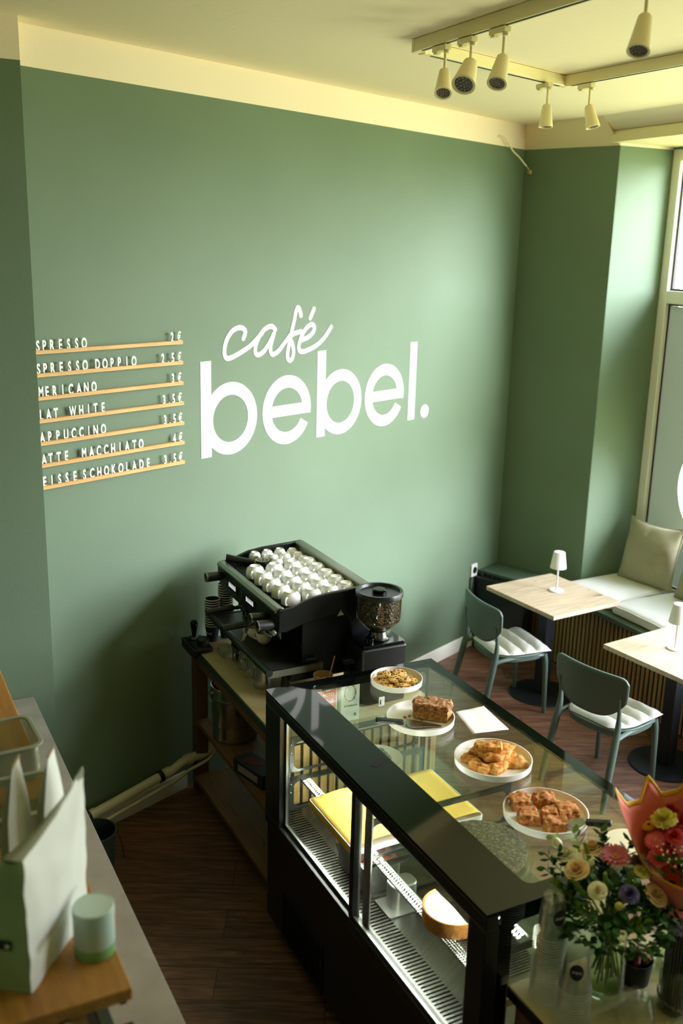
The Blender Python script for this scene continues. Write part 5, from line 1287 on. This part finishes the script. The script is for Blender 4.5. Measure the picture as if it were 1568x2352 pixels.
# coffee bags
def bag(label, A_, B_, hA, hB, depth, group, green=True, peak=0.0):
    """side-gusset bag: white side face from A to B, printed front face leaving A to the left"""
    A_, B_ = Vector(A_), Vector(B_); d = (B_ - A_).normalized(); w_ = (B_ - A_).length; nn = Vector((-d.y, d.x, 0)); q = nn if nn.x < 0 else -nn
    t = thing('coffee_bag', label, 'bag', (A_.x, A_.y, ZB + 0.001), 0, group)
    def side_(u, v, off, sgn):
        h = hA + (hB - hA) * u ** 1.6 + peak * max(0, u - 0.7)
        p = A_ + d * (w_ * u * (1 - 0.05 * (1 - v))) + Vector((0, 0, ZB + 0.001 + h * v))
        b_ = 0.012 * math.sin(PI * u) * math.sin(PI * min(1, v * 1.15)) + 0.005 * noise.noise(Vector((u * 5, v * 6, off * 9)))
        return p + q * (off - sgn * b_)
    def dep(u, v): return depth * (1 - (0.62 + 0.34 * (3 * u * u - 2 * u ** 3) ** 0.5) * v ** 1.6)
    mb = MB(); mb.grid(lambda u, v: side_(u, v, 0, 1), 14, 20); obj('white_panel', mb, 'bag_white', t, world=True, sharp=80)
    mb = MB(); mb.grid(lambda u, v: side_(u, v, dep(u, v), -1), 10, 12); obj('rear_panel', mb, 'bag_white', t, world=True, sharp=80)
    def gus(u, v, s):
        p0 = side_(s, v, 0, 1); p1 = side_(s, v, dep(s, v), -1); p = p0.lerp(p1, u)
        return p + d * ((1 if s < 0.5 else -1) * (-0.010 if s < 0.5 else 0.03) * math.sin(PI * u) * (0.3 + v))
    mb = MB(); mb.grid(lambda u, v: gus(u, v, 0.0), 10, 16)
    fr = obj('printed_panel', mb, 'bag_green' if green else 'bag_white', t, world=True, sharp=80)
    mb = MB(); mb.grid(lambda u, v: gus(u, v, 1.0), 8, 12); obj('gusset', mb, 'bag_inside', t, world=True, sharp=80)
    mb = MB(); mb.grid(lambda u, v: side_(u, 1.0, 0, 1).lerp(side_(u, 1.0, dep(u, 1.0), -1), v) + Vector((0, 0, 0.006 * math.sin(PI * v))) - d * (0.013 * math.sin(PI * v) * (1 - u)), 14, 6); obj('top_fold', mb, 'bag_inside', t, world=True, sharp=80)
    if green:
        def lab_(u, v): p = gus(0.30 + 0.62 * u, 0.33 + 0.075 * v, 0.0); return p - d * 0.0025
        mb = MB(); mb.grid(lab_, 12, 3); obj('label_strip', mb, 'navy_box', fr, world=True)
        def lab2(u, v): p = gus(0.35 + 0.08 * u, 0.35 + 0.03 * v, 0.0); return p - d * 0.004
        mb = MB(); mb.grid(lab2, 3, 3); obj('label_print', mb, 'bag_white', fr, world=True)
        for v0, v1, ln in ((0.285, 0.293, 0.55), (0.255, 0.263, 0.66)):
            mb = MB(); mb.grid(lambda u, v: side_(0.08 + ln * u, v0 + (v1 - v0) * v + 0.10 * u, -0.002, 1), 14, 2); obj('small_print', mb, 'grey_petal', t, world=True)
    return t
bag('blurred white and green coffee bag in front on the oak shelf', (0.234, 1.742, 0), (0.398, 1.948, 0), 0.300, 0.352, 0.115, 'coffee bags on the oak shelf', True, 0.0)
def openbag(label, x, y, h, w_, ang):
    t = thing('coffee_bag', label, 'bag', (x, y, ZB + 0.001), ang, 'coffee bags on the oak shelf')
    def f(s):
        def g(u, v):
            yy = (u - 0.5) * w_; z = h * v
            th = 0.035 * (1 - v ** 3) * math.sin(PI * u) ** 0.6
            return (s * th + 0.01 * v * v, yy * (1 - 0.55 * max(0, v - 0.62) / 0.38), z - 0.0)
        return g
    mb = MB(); mb.grid(f(1), 10, 18); obj('front_panel', mb, 'bag_white', t, sharp=80)
    mb = MB(); mb.grid(f(-1), 10, 18); obj('back_panel', mb, 'bag_inside', t, sharp=80)
    P = [f(1)(u / 10, 1.0) for u in range(11)]; obj('top_seam', MB().tube(P, 0.003, 6), 'kraft', t)
    return t
openbag('pointed grey-white coffee bag, left one behind the green bag', 0.275, 2.13, 0.305, 0.12, math.radians(-25))
openbag('pointed grey-white coffee bag between the white bag and the plastic boxes', 0.352, 2.12, 0.318, 0.12, math.radians(-25))

tn = thing('tea_tin', 'round pale green tea tin at the corner of the oak shelf', 'tin', (0.377, 1.815, ZB + 0.001))
obj('body', MB().lathe([(0, 0), (0.0415, 0), (0.0425, 0.002), (0.0425, 0.026), (0, 0.026)], 44), 'tin_green', tn)
obj('label_wrap', MB().lathe([(0.0425, 0.0262), (0.0428, 0.027), (0.0428, 0.085), (0.0422, 0.0852), (0, 0.0852)], 44), 'tin_label', tn)
obj('lid', MB().lathe([(0.0432, 0.0855), (0.0434, 0.108), (0.0415, 0.110), (0.040, 0.1085), (0, 0.1085)], 44), 'tin_label', tn)

def plastic_box(label, x, y, sx, sy, h, rz):
    t = thing('plastic_box', label, 'box', (x, y, ZB + 0.001), rz, 'clear plastic boxes on the oak shelf')
    mb = MB(); mb.ring(rrect(-sx / 2, sx / 2, -sy / 2, sy / 2, 0.03), rrect(-sx / 2 + 0.003, sx / 2 - 0.003, -sy / 2 + 0.003, sy / 2 - 0.003, 0.028), 0, h); mb.prism(rrect(-sx / 2 + 0.004, sx / 2 - 0.004, -sy / 2 + 0.004, sy / 2 - 0.004, 0.027), 0.0, 0.003)
    obj('shell', mb, 'clear_box', t)
    mb = MB(); mb.ring(rrect(-sx / 2 - 0.010, sx / 2 + 0.010, -sy / 2 - 0.010, sy / 2 + 0.010, 0.036), rrect(-sx / 2 + 0.003, sx / 2 - 0.003, -sy / 2 + 0.003, sy / 2 - 0.003, 0.028), h, h + 0.005); obj('rim', mb, 'bag_inside', t, bevel=0.002)
    return t
plastic_box('open clear plastic box with grey rim behind the coffee bags, farther one', 0.285, 2.66, 0.25, 0.19, 0.10, 0.05)
plastic_box('open clear plastic box with grey rim directly behind the coffee bags', 0.285, 2.37, 0.25, 0.19, 0.075, 0.0)

# ------------------------------------------------------------------ counter at the lower right
nc = thing('service_counter', 'tan counter at lower right holding cups, straws and flowers', 'counter', (2.0, 1.5, 0))
obj('worktop', MB().box(1.592, 2.42, 0.6, 1.945, 0.885, 0.92), 'near_top', nc, world=True, bevel=0.002)
obj('worktop_edge', MB().box(1.586, 1.5915, 0.6, 1.945, 0.884, 0.919), 'black_satin', nc, world=True)
obj('body', MB().box(1.62, 2.38, 0.62, 1.94, 0.0, 0.8845), 'pine_board', nc, world=True)
ZN = 0.921
CUPME = None
def clear_cup(label, x, y, z, group, sticker=None):
    t = thing('plastic_cup', label, 'cup', (x, y, z), 0, group)
    H_ = 0.118; mb = MB()
    mb.lathe([(0.0452, 0.0032), (0.0445, 0.004), (0.0428, 0.030), (0.0395, 0.034), (0.0315, H_ - 0.006), (0.030, H_), (0, H_ - 0.002)], 36)
    obj('cup_wall', mb, 'clear_plastic', t)
    obj('rim', MB().tube([(0.0468 * math.cos(k * PI / 18), 0.0468 * math.sin(k * PI / 18), 0.0016) for k in range(37)], 0.0015, 5, caps=False), 'rim_highlight', t)
    if sticker is not None:
        mb = MB(); n_ = 24
        def P(a_, z_): rr = 0.0395 - 0.008 * (z_ - 0.034) / (H_ - 0.040) + 0.0006; return (rr * math.cos(a_), rr * math.sin(a_), z_)
        ring_ = [mb.v(P(sticker + 0.55 * math.cos(2 * PI * k / n_), 0.070 + 0.024 * math.sin(2 * PI * k / n_))) for k in range(n_)]
        c1 = [mb.v(P(sticker + 0.28 * math.cos(2 * PI * k / n_), 0.070 + 0.012 * math.sin(2 * PI * k / n_))) for k in range(n_)]; c0 = mb.v(P(sticker, 0.070))
        for k in range(n_): j = (k + 1) % n_; mb.face([ring_[k], ring_[j], c1[j], c1[k]]); mb.face([c1[k], c1[j], c0])
        s_ = obj('sticker', mb, 'pot_black', t)
        mb = text_mb('bebel', 0.0120, 0.0004, 0.0003)      # the cup stands upside down and so does its word
        for v in mb.bm.verts:
            a_ = -v.co.x / 0.036; zz = 0.073 - v.co.y; rr = 0.0395 - 0.008 * (zz - 0.034) / (H_ - 0.040) + 0.0012
            v.co = Vector((rr * math.cos(sticker + a_), rr * math.sin(sticker + a_), zz))
        obj('sticker_print', mb, 'plate_white', s_)
    return t
for (x, y, n_, w_, st) in ((1.664, 1.868, 24, 'taller stack beside the display case', -1.65), (1.672, 1.762, 13, 'shorter stack in front', -2.25)):
    pr_ = None
    for k in range(n_):
        last = k == n_ - 1
        if last: clear_cup('topmost clear plastic cup of the %s, with round sticker' % w_, x, y, ZN + k * 0.0092, 'nested clear cups, %s' % w_, st)
        elif pr_ is None: pr_ = clear_cup('clear upturned plastic cup nested in the %s' % w_, x, y, ZN, 'nested clear cups, %s' % w_)
        else: dup(pr_, (x, y, ZN + k * 0.0092))
dm0 = None
for k in range(5):
    lab = 'clear dome lid nested in the stack in front of the vase' if k < 4 else 'topmost clear dome lid in front of the vase'
    if dm0 is None:
        dm0 = thing('dome_lid', lab, 'lid', (1.842, 1.690, ZN), 0, 'nested dome lids')
        obj('dome', MB().lathe([(0.049, 0), (0.051, 0), (0.051, 0.006), (0.047, 0.008), (0.046, 0.020), (0.041, 0.036), (0.030, 0.049), (0.014, 0.0555), (0, 0.057)], 40), 'clear_plastic', dm0)
    else: dup(dm0, (1.842, 1.690, ZN + k * 0.007), None, lab)

# straws in a glass
sg = thing('straw_glass', 'patterned clear glass full of black straws at the right edge', 'glass', (1.975, 1.672, ZN))
obj('glass_wall', MB().lathe([(0, 0), (0.050, 0), (0.053, 0.004), (0.055, 0.150), (0.053, 0.150), (0.0505, 0.008), (0, 0.008)], 40), 'vase_glass', sg)
mb = MB()
for k in range(46):
    a_ = k * 2.399; z_ = 0.012 + 0.052 * ((k * 0.618) % 1); r_ = 0.0536 + 0.0015 * (z_ / 0.15)
    for q_ in range(5):
        b_ = q_ * 2 * PI / 5; mb.ball((r_ * math.cos(a_ + 0.07 * math.cos(b_)), r_ * math.sin(a_ + 0.07 * math.cos(b_)), z_ + 0.0036 * math.sin(b_)), (0.0017, 0.0017, 0.0024), 5, 3)
obj('flower_pattern', mb, 'grey_petal', sg)
st0 = None; k = 0; R_ = 0.0475
pts = []
for i in range(-7, 8):
    for j in range(-8, 9):
        x = (i + 0.5 * (j % 2)) * 0.0086; y = j * 0.0086 * 0.866
        if math.hypot(x, y) < 0.0445: pts.append((x, y))
for x, y in pts:
    hh = random.uniform(-0.004, 0.004)
    loc = (1.975 + x, 1.672 + y, ZN + 0.010 + abs(hh))
    lab = 'black drinking straw standing in the patterned glass'
    if st0 is None:
        st0 = thing('drinking_straw', lab, 'straw', loc, 0, 'black straws in the glass')
        obj('tube', MB().lathe([(0.0036, 0), (0.0038, 0), (0.0038, 0.245), (0.0029, 0.245), (0.0029, 0.232)], 10), 'straw_black', st0)
        obj('straw_rim', MB().lathe([(0.0037, 0.2452), (0.0029, 0.2455)], 10), 'straw_hole', st0)
    else: dup(st0, loc)

bb = thing('black_bowl', 'small black pot of sugar sachets and sticks behind the dome lids', 'pot', (1.945, 1.805, ZN))
obj('pot', MB().lathe([(0, 0), (0.040, 0), (0.048, 0.075), (0.045, 0.075), (0.037, 0.006), (0, 0.006)], 32), 'pot_black', bb)
for k in range(5):
    a_ = k * 1.3; tag(obj('sugar_sachet', MB().box(-0.022, 0.022, -0.004, 0.004, -0.02, 0.02), 'tile_red' if k % 2 else 'crust', loc=(1.945 + 0.016 * math.cos(a_), 1.805 + 0.016 * math.sin(a_), ZN + 0.068 + 0.004 * k), rot=(0.5 * math.cos(a_), 0.4, a_), bevel=0.002), 'red brown sachet lying in the small black pot', 'sachet', 'sachets in the black pot')
for k, (a, b) in enumerate((((-0.03, 0.0, 0.09), (0.04, -0.02, 0.098)), ((0.0, -0.03, 0.094), (0.02, 0.035, 0.104)), ((-0.01, 0.02, 0.10), (0.04, 0.0, 0.106)))):
    tag(obj('wooden_stick', MB().tube([(1.945 + a[0], 1.805 + a[1], ZN + a[2]), (1.945 + b[0], 1.805 + b[1], ZN + b[2])], 0.0028, 6), 'plate_white'), 'pale stick lying across the small black pot', 'stick', 'sticks on the black pot')
cbag = lump('clear_wrapper', 'clear_box', 0.085, 0.06, 0.04, 77.0, 0.014, 26, None, 0.6, 8, loc=(1.905, 1.585, ZN)); tag(cbag, 'crumpled clear plastic wrapper at the bottom right corner', 'wrapper')
bl = thing('cup_cover', 'black cup lid at the bottom edge in front of the dome lids', 'lid', (1.735, 1.625, ZN)); obj('cover', MB().lathe([(0, 0.018), (0.034, 0.018), (0.040, 0.014), (0.042, 0.004), (0.044, 0.0), (0.040, 0.0), (0, 0.001)], 36), 'black_plastic', bl)

# ------------------------------------------------------------------ flowers
VX, VY = 1.832, 1.812
vs = thing('glass_vase', 'round clear glass vase holding the mixed bouquet on the tan counter', 'vase', (VX, VY, ZN))
obj('vase_wall', MB().lathe([(0, 0), (0.050, 0), (0.056, 0.004), (0.057, 0.04), (0.054, 0.12), (0.050, 0.17), (0.054, 0.205), (0.052, 0.205), (0.0475, 0.17), (0.0515, 0.12), (0.054, 0.04), (0.050, 0.018), (0, 0.016)], 44), 'vase_glass', vs)
obj('water', MB().lathe([(0, 0.018), (0.049, 0.019), (0.053, 0.04), (0.0505, 0.115), (0, 0.1155)], 40), 'vase_glass', vs)

CAMP = Vector((0, 0, 3.0))
def facing(p, up=0.0):
    """tilt of a bloom: away from the middle of its bunch and up"""
    return p
def orient(p, d):
    d = Vector(d).normalized(); return Matrix.Translation(p) @ d.to_track_quat('Z', 'Y').to_matrix().to_4x4()
def petal_ring(mb, n_, L_, w_, lift, r0, droop=0.0, off=0.0, z=0.0):
    for k in range(n_):
        a_ = 2 * PI * (k + off) / n_ + random.uniform(-.06, .06); M = Matrix.Rotation(a_, 4, 'Z')
        rows = []
        for i in range(6):
            t = i / 5; wd = w_ * math.sin(PI * (0.12 + 0.80 * t)) ** 0.8 * (1.0 if t < 0.95 else 0.75)
            x = r0 + L_ * t * math.cos(lift * (1 - 0.3 * t)); zz = z + L_ * t * math.sin(lift) - droop * t * t
            rows.append([mb.v(M @ Vector((x, -wd, zz + 0.15 * wd))), mb.v(M @ Vector((x, 0, zz))), mb.v(M @ Vector((x, wd, zz + 0.15 * wd)))])
        for i in range(5):
            for j in range(2): mb.face([rows[i][j], rows[i][j + 1], rows[i + 1][j + 1], rows[i + 1][j]])
def gerbera(parent, p, d, r, m, eye='flower_eye'):
    M = orient(p, d); mb = MB()
    petal_ring(mb, 22, r * 0.86, r * 0.115, 0.12, r * 0.14); petal_ring(mb, 18, r * 0.74, r * 0.11, 0.26, r * 0.12, off=0.5, z=0.002); petal_ring(mb, 14, r * 0.40, r * 0.07, 0.5, r * 0.10, z=0.003)
    mb.move(M); o = obj('gerbera', mb, m, parent, world=True, sharp=80)
    mb = MB(); mb.lathe([(0, 0.008), (r * 0.14, 0.007), (r * 0.2, 0.002), (r * 0.18, -0.004), (0, -0.005)], 18); mb.move(M); obj('flower_eye', mb, eye, o, world=True)
    return o
def rose(parent, p, d, r, m, name='rose', n_=5):
    """spiral heart, then rounds of petals that open wider and curl at the lip"""
    M = orient(p, d); mb = MB()
    for lay in range(n_):
        f = lay / (n_ - 1); k_ = 3 + lay // 2
        for k in range(k_):
            a0 = 2 * PI * (k + 0.41 * lay) / k_ + random.uniform(-.15, .15)
            def g(u, v, f=f, a0=a0, k_=k_):
                a_ = a0 + (u - 0.5) * 2 * PI / k_ * (1.55 - 0.25 * f)
                w_ = 1 - abs(2 * u - 1) ** 2.5
                rr = r * (0.10 + 0.20 * f + (0.10 + 0.48 * f) * v ** (1.0 + 0.6 * (1 - f))) + r * 0.22 * f * max(0, v - 0.75) / 0.25
                hh = r * ((1.15 - 0.45 * f) * v * (0.80 + 0.20 * w_) - 0.30) - r * 0.22 * f * max(0, v - 0.8) / 0.2
                return (rr * math.cos(a_), rr * math.sin(a_), hh)
            mb.grid(g, 8, 8)
    mb.move(M); return obj(name, mb, m, parent, world=True, sharp=80)
def carnation(parent, p, d, r, m):
    M = orient(p, d); mb = MB()
    for lay in range(6):
        f = lay / 5
        def g(u, v, f=f, lay=lay):
            a_ = 2 * PI * u; q = noise.noise(Vector((math.cos(a_) * 3.5 + lay * 7, math.sin(a_) * 3.5, lay * 3.1)))
            q2 = noise.noise(Vector((math.cos(a_) * 9 + lay, math.sin(a_) * 9, lay * 1.7)))
            rr = r * (0.10 + (0.30 + 0.62 * f) * v) * (1 + 0.16 * q * v); hh = r * (0.75 - 0.75 * f) * v + r * 0.22 * (q + q2) * v * v
            return (rr * math.cos(a_), rr * math.sin(a_), hh)
        mb.grid(g, 60, 5)
    mb.move(M); return obj('carnation', mb, m, parent, world=True, sharp=80)
def bud(parent, p, d, r, m):
    M = orient(p, d); mb = MB(); mb.lathe([(0, -r * 1.3), (r * 0.6, -r), (r, -r * 0.1), (r * 0.75, r * 0.8), (r * 0.25, r * 1.35), (0, r * 1.4)], 14); mb.move(M)
    return obj('flower_bud', mb, m, parent, world=True)
def sprig(parent, p0, p1, n_, lw, m, name='leaf_sprig', base=None):
    p0, p1 = Vector(p0), Vector(p1); mb = MB(); d = p1 - p0
    mb.tube([p0, p0.lerp(p1, 0.5) + Vector((0, 0, 0.006)), p1], 0.0016, 5)
    for k in range(n_):
        t = (k + 0.6) / n_; c = p0.lerp(p1, 0.25 + 0.75 * t) ; a_ = k * 2.4 + random.uniform(-.4, .4)
        out_ = (d.normalized().orthogonal().normalized()); out_.rotate(Matrix.Rotation(a_, 3, d.normalized()))
        dr = (out_ + d.normalized() * 0.7).normalized(); sd = dr.cross(d).normalized() if dr.cross(d).length > 1e-5 else Vector((1, 0, 0))
        L_ = lw * random.uniform(0.8, 1.2); W_ = L_ * 0.30; nn = dr.cross(sd)
        q = [c, c + dr * L_ * 0.3 + sd * W_ + nn * 0.002, c + dr * L_ * 0.7 + sd * W_ * 0.85, c + dr * L_, c + dr * L_ * 0.7 - sd * W_ * 0.85, c + dr * L_ * 0.3 - sd * W_ + nn * 0.002]
        m_ = [c + dr * L_ * 0.3 - nn * 0.0015, c + dr * L_ * 0.7 - nn * 0.0015]
        V = [mb.v(x) for x in q]; A_ = [mb.v(x) for x in m_]
        mb.face([V[0], V[1], A_[0]]); mb.face([V[1], V[2], A_[1], A_[0]]); mb.face([V[2], V[3], A_[1]]); mb.face([V[0], A_[0], V[5]]); mb.face([A_[0], A_[1], V[4], V[5]]); mb.face([A_[1], V[3], V[4]])
    return obj(name, mb, m, parent, world=True, sharp=80)
def spike(parent, p0, p1, r, m):
    p0, p1 = Vector(p0), Vector(p1); mb = MB()
    for k in range(70):
        t = k / 70; c = p0.lerp(p1, t); a_ = k * 2.4; d = (p1 - p0).normalized(); o1 = d.orthogonal().normalized(); o1.rotate(Matrix.Rotation(a_, 3, d))
        mb.ball(c + o1 * r * (1 - 0.5 * t), 0.0032, 6, 4)
    return obj('seed_spike', mb, m, parent, world=True)

bq = thing('bouquet', 'mixed bouquet with pink gerbera and peach roses in the round glass vase', 'bouquet', (VX, VY, ZN + 0.02))
BIND = Vector((VX, VY, 1.13))
blooms = {'gerbera': (1.858, 1.848, 1.335), 'peach1': (1.751, 1.879, 1.300), 'yel': (1.827, 1.908, 1.330), 'cream1': (1.773, 1.949, 1.300), 'bud': (1.785, 2.011, 1.300), 'cream2': (1.755, 1.797, 1.285), 'purple': (1.835, 1.758, 1.275), 'peach2': (1.926, 1.749, 1.250), 'cream3': (1.912, 1.795, 1.300), 'white': (1.978, 1.803, 1.280), 'bud2': (1.801, 1.757, 1.250), 'grey': (1.932, 1.828, 1.305)}
def bd(p): return (Vector(p) - Vector((VX, VY, 1.10))) + Vector((-0.06, -0.07, 0.05))
b = blooms
gerbera(bq, b['gerbera'], bd(b['gerbera']), 0.047, 'pink_petal')
rose(bq, b['peach1'], bd(b['peach1']), 0.034, 'peach_petal'); rose(bq, b['yel'], bd(b['yel']), 0.032, 'peach_petal'); rose(bq, b['cream1'], bd(b['cream1']), 0.030, 'cream_petal')
rose(bq, b['cream2'], bd(b['cream2']), 0.025, 'cream_petal'); rose(bq, b['purple'], bd(b['purple']), 0.026, 'purple_petal'); rose(bq, b['peach2'], bd(b['peach2']), 0.033, 'peach_petal')
rose(bq, b['cream3'], bd(b['cream3']), 0.023, 'lemon_petal'); rose(bq, b['white'], bd(b['white']), 0.022, 'cream_petal'); carnation(bq, b['grey'], bd(b['grey']), 0.030, 'grey_petal')
bud(bq, b['bud'], bd(b['bud']), 0.014, 'cream_petal'); bud(bq, b['bud2'], bd(b['bud2']), 0.012, 'lemon_petal'); bud(bq, (1.79, 1.87, 1.32), (0, 0, 1), 0.010, 'cream_petal')
for p in ((1.797, 1.815, 1.30), (1.731, 1.859, 1.275), (1.874, 1.800, 1.29), (1.80, 1.90, 1.335)):
    p = Vector(p); d = (p - BIND); spike(bq, p - d * 0.22, p + d * 0.12, 0.006, 'foliage_light')
tips = [(1.816, 1.978, 1.345), (1.860, 1.915, 1.375), (1.736, 1.994, 1.28), (1.716, 1.965, 1.255), (1.716, 1.926, 1.23), (1.961, 1.717, 1.20), (1.995, 1.776, 1.25), (1.774, 1.777, 1.19), (1.857, 1.720, 1.20), (1.90, 1.70, 1.22), (1.93, 1.87, 1.34), (1.70, 1.90, 1.20), (1.75, 1.84, 1.20), (2.00, 1.74, 1.19), (1.80, 1.74, 1.21), (1.88, 1.93, 1.34), (1.78, 2.02, 1.30), (1.90, 1.76, 1.26), (1.82, 1.80, 1.28), (1.77, 1.92, 1.27), (1.97, 1.84, 1.29), (1.84, 1.88, 1.30), (1.75, 1.96, 1.31)]
for i, t_ in enumerate(tips):
    t_ = Vector(t_); p0 = BIND.lerp(t_, 0.25); tip = BIND + (t_ - BIND) * 1.05
    sprig(bq, p0, tip, 15, 0.034, 'foliage' if i % 4 else 'foliage_light')
# a dense collar of broad leaves that fills the bunch
mb = MB()
for k in range(420):
    u = random.random(); a_ = k * 2.399; rr = 0.035 + 0.10 * math.sqrt(u); z = 1.13 + 0.135 * (1 - (rr / 0.16) ** 2) * random.uniform(0.35, 1.0)
    c = Vector((VX + rr * math.cos(a_) * 1.1, VY + rr * math.sin(a_) * 1.15, z)); dr = Vector((math.cos(a_ + random.uniform(-.6, .6)), math.sin(a_ + random.uniform(-.6, .6)), random.uniform(-.1, .9))).normalized()
    sd = dr.cross(Vector((0, 0, 1))).normalized(); L_ = random.uniform(0.022, 0.042); W_ = L_ * 0.28; nn = sd.cross(dr)
    V = [mb.v(x) for x in (c, c + dr * L_ * .35 + sd * W_, c + dr * L_ * .7 + sd * W_ * .8, c + dr * L_ - nn * 0.004, c + dr * L_ * .7 - sd * W_ * .8, c + dr * L_ * .35 - sd * W_)]
    mb.face(V)
tag(obj('leafy_filling', mb, 'foliage', bq, world=True, sharp=80), kind='stuff')
for k in range(26):     # stems cross at the binding and spread in the water
    a_ = k * 2.4; r_ = 0.012 + 0.032 * math.sqrt(k / 26); bot = Vector((VX + r_ * math.cos(a_), VY + r_ * math.sin(a_), ZN + 0.045 + 0.03 * random.random()))
    top = Vector((VX - r_ * 0.9 * math.cos(a_), VY - r_ * 0.9 * math.sin(a_), 1.20)); q_ = BIND + Vector((random.uniform(-.012, .012), random.uniform(-.012, .012), 0))
    obj('stem', MB().tube(smooth([bot, q_, top], 3), 0.0026, 6), 'stem_green', bq, world=True)

# second vase with the paper-wrapped bunch
WX, WY = 2.085, 1.80
v2 = thing('glass_vase', 'tall clear vase at the right edge holding the paper-wrapped bunch', 'vase', (WX, WY, ZN))
obj('vase_wall', MB().lathe([(0, 0), (0.050, 0), (0.054, 0.004), (0.056, 0.22), (0.054, 0.22), (0.051, 0.012), (0, 0.010)], 40), 'vase_glass', v2)
wb = thing('wrapped_bouquet', 'bunch of red and yellow flowers wrapped in coral paper with yellow edge', 'bouquet', (WX, WY, 1.06))
AX = Matrix.Translation((WX - 0.005, WY - 0.005, 1.10)) @ Matrix.Rotation(0.20, 4, Vector((0.62, -0.78, 0)))
AWAY = math.atan2(1.84, 2.05)          # the side of the wrap that is farther from the camera stands up in corners
def wrap_h(th):
    d = (th - AWAY + PI) % (2 * PI) - PI
    h = 0.245
    for c_, hw, amp in ((0.80, 0.58, 0.165), (-0.10, 0.66, 0.200), (1.66, 0.62, 0.215), (-1.05, 0.60, 0.150)):
        h += amp * max(0, 1 - abs(d - c_) / hw)
    return h
def wrap_r(z): return 0.022 + 0.122 * (min(z, 0.28) / 0.28) ** 0.85 + max(0, z - 0.28) * 0.30
def wrap_f(v0, v1, rad=0.0):
    def g(u, v):
        th = 2 * PI * u; h = wrap_h(th); vv = v0 + (v1 - v0) * v; z = h * vv
        r_ = wrap_r(z) * (1 + 0.05 * math.sin(3 * th + 1) * vv) + rad
        return AX @ Vector((r_ * math.cos(th), r_ * math.sin(th), z))
    return g
wrap = MB(); wrap.grid(wrap_f(0.0, 0.945), 96, 14); wp = obj('paper_wrap', wrap, 'wrap_pink', wb, world=True, sharp=60, solid=0.0008)
mb = MB(); mb.grid(wrap_f(0.945, 1.0), 96, 2); tag(obj('paper_edge', mb, 'wrap_yellow', wp, world=True, sharp=60, solid=0.0010), 'yellow edge of the wrap')
WF = {'lemon': (2.039, 1.852, 1.405), 'yg': (2.045, 1.915, 1.385), 'yg2': (2.015, 1.885, 1.372), 'red': (2.068, 1.905, 1.39), 'orange': (2.095, 1.890, 1.40), 'pk1': (2.000, 1.838, 1.352), 'pk2': (2.045, 1.775, 1.345), 'dred': (2.035, 1.805, 1.375), 'dred2': (2.085, 1.830, 1.39), 'red2': (2.12, 1.84, 1.385), 'pk3': (2.10, 1.775, 1.36)}
def wd(p): return (Vector(p) - Vector((WX, WY, 1.15))) + Vector((-0.05, -0.05, 0.05))
carnation(wb, WF['lemon'], wd(WF['lemon']), 0.038, 'lemon_petal'); gerbera(wb, WF['yg'], wd(WF['yg']), 0.032, 'yellow_petal', 'red_petal'); gerbera(wb, WF['yg2'], wd(WF['yg2']), 0.026, 'yellow_petal', 'chocolate')
carnation(wb, WF['red'], wd(WF['red']), 0.028, 'orange_petal'); carnation(wb, WF['orange'], wd(WF['orange']), 0.030, 'red_petal'); gerbera(wb, WF['pk1'], wd(WF['pk1']), 0.034, 'pink_petal'); gerbera(wb, WF['pk2'], wd(WF['pk2']), 0.036, 'pink_petal')
for i_, (p_, m_) in enumerate((((2.06, 1.745, 1.335), 'pink_petal'), ((2.01, 1.79, 1.33), 'red_petal'), ((2.085, 1.785, 1.35), 'red_petal'), ((1.985, 1.805, 1.325), 'pink_petal'), ((2.02, 1.90, 1.36), 'red_petal'))):
    (gerbera if i_ % 2 == 0 else carnation)(wb, p_, wd(p_), 0.032, m_)
rose(wb, WF['dred'], wd(WF['dred']), 0.026, 'red_petal'); rose(wb, WF['dred2'], wd(WF['dred2']), 0.028, 'red_petal'); carnation(wb, WF['red2'], wd(WF['red2']), 0.030, 'red_petal'); gerbera(wb, WF['pk3'], wd(WF['pk3']), 0.032, 'pink_petal')
mb = MB()
for k in range(60):
    a_ = k * 2.399; rr = 0.08 * math.sqrt(k / 60); c = AX @ Vector((rr * math.cos(a_), rr * math.sin(a_), 0.255 + 0.02 * random.random())); mb.ball(c, 0.0035, 6, 4)
tag(obj('baby_breath', mb, 'cream_petal', wb, world=True), kind='stuff')
mb = MB()
for k in range(120):
    a_ = k * 2.399; rr = 0.075 * math.sqrt(k / 120); c = AX @ Vector((rr * math.cos(a_), rr * math.sin(a_), 0.20 + 0.05 * random.random())); dr = Vector((random.uniform(-1, 1), random.uniform(-1, 1), random.uniform(0, 1))).normalized(); sd = dr.orthogonal().normalized()
    V = [mb.v(x) for x in (c, c + dr * .014 + sd * .008, c + dr * .034, c + dr * .014 - sd * .008)]; mb.face(V)
tag(obj('leafy_filling', mb, 'foliage', wb, world=True, sharp=80), kind='stuff')
for k in range(9):
    a_ = k * 2.4; r_ = 0.010 + 0.004 * k; obj('stem', MB().tube([(WX + r_ * 0.7 * math.cos(a_), WY + r_ * 0.7 * math.sin(a_), ZN + 0.02), (WX + 0.008 * math.cos(a_), WY + 0.008 * math.sin(a_), 1.12)], 0.003, 6), 'stem_green', wb, world=True)
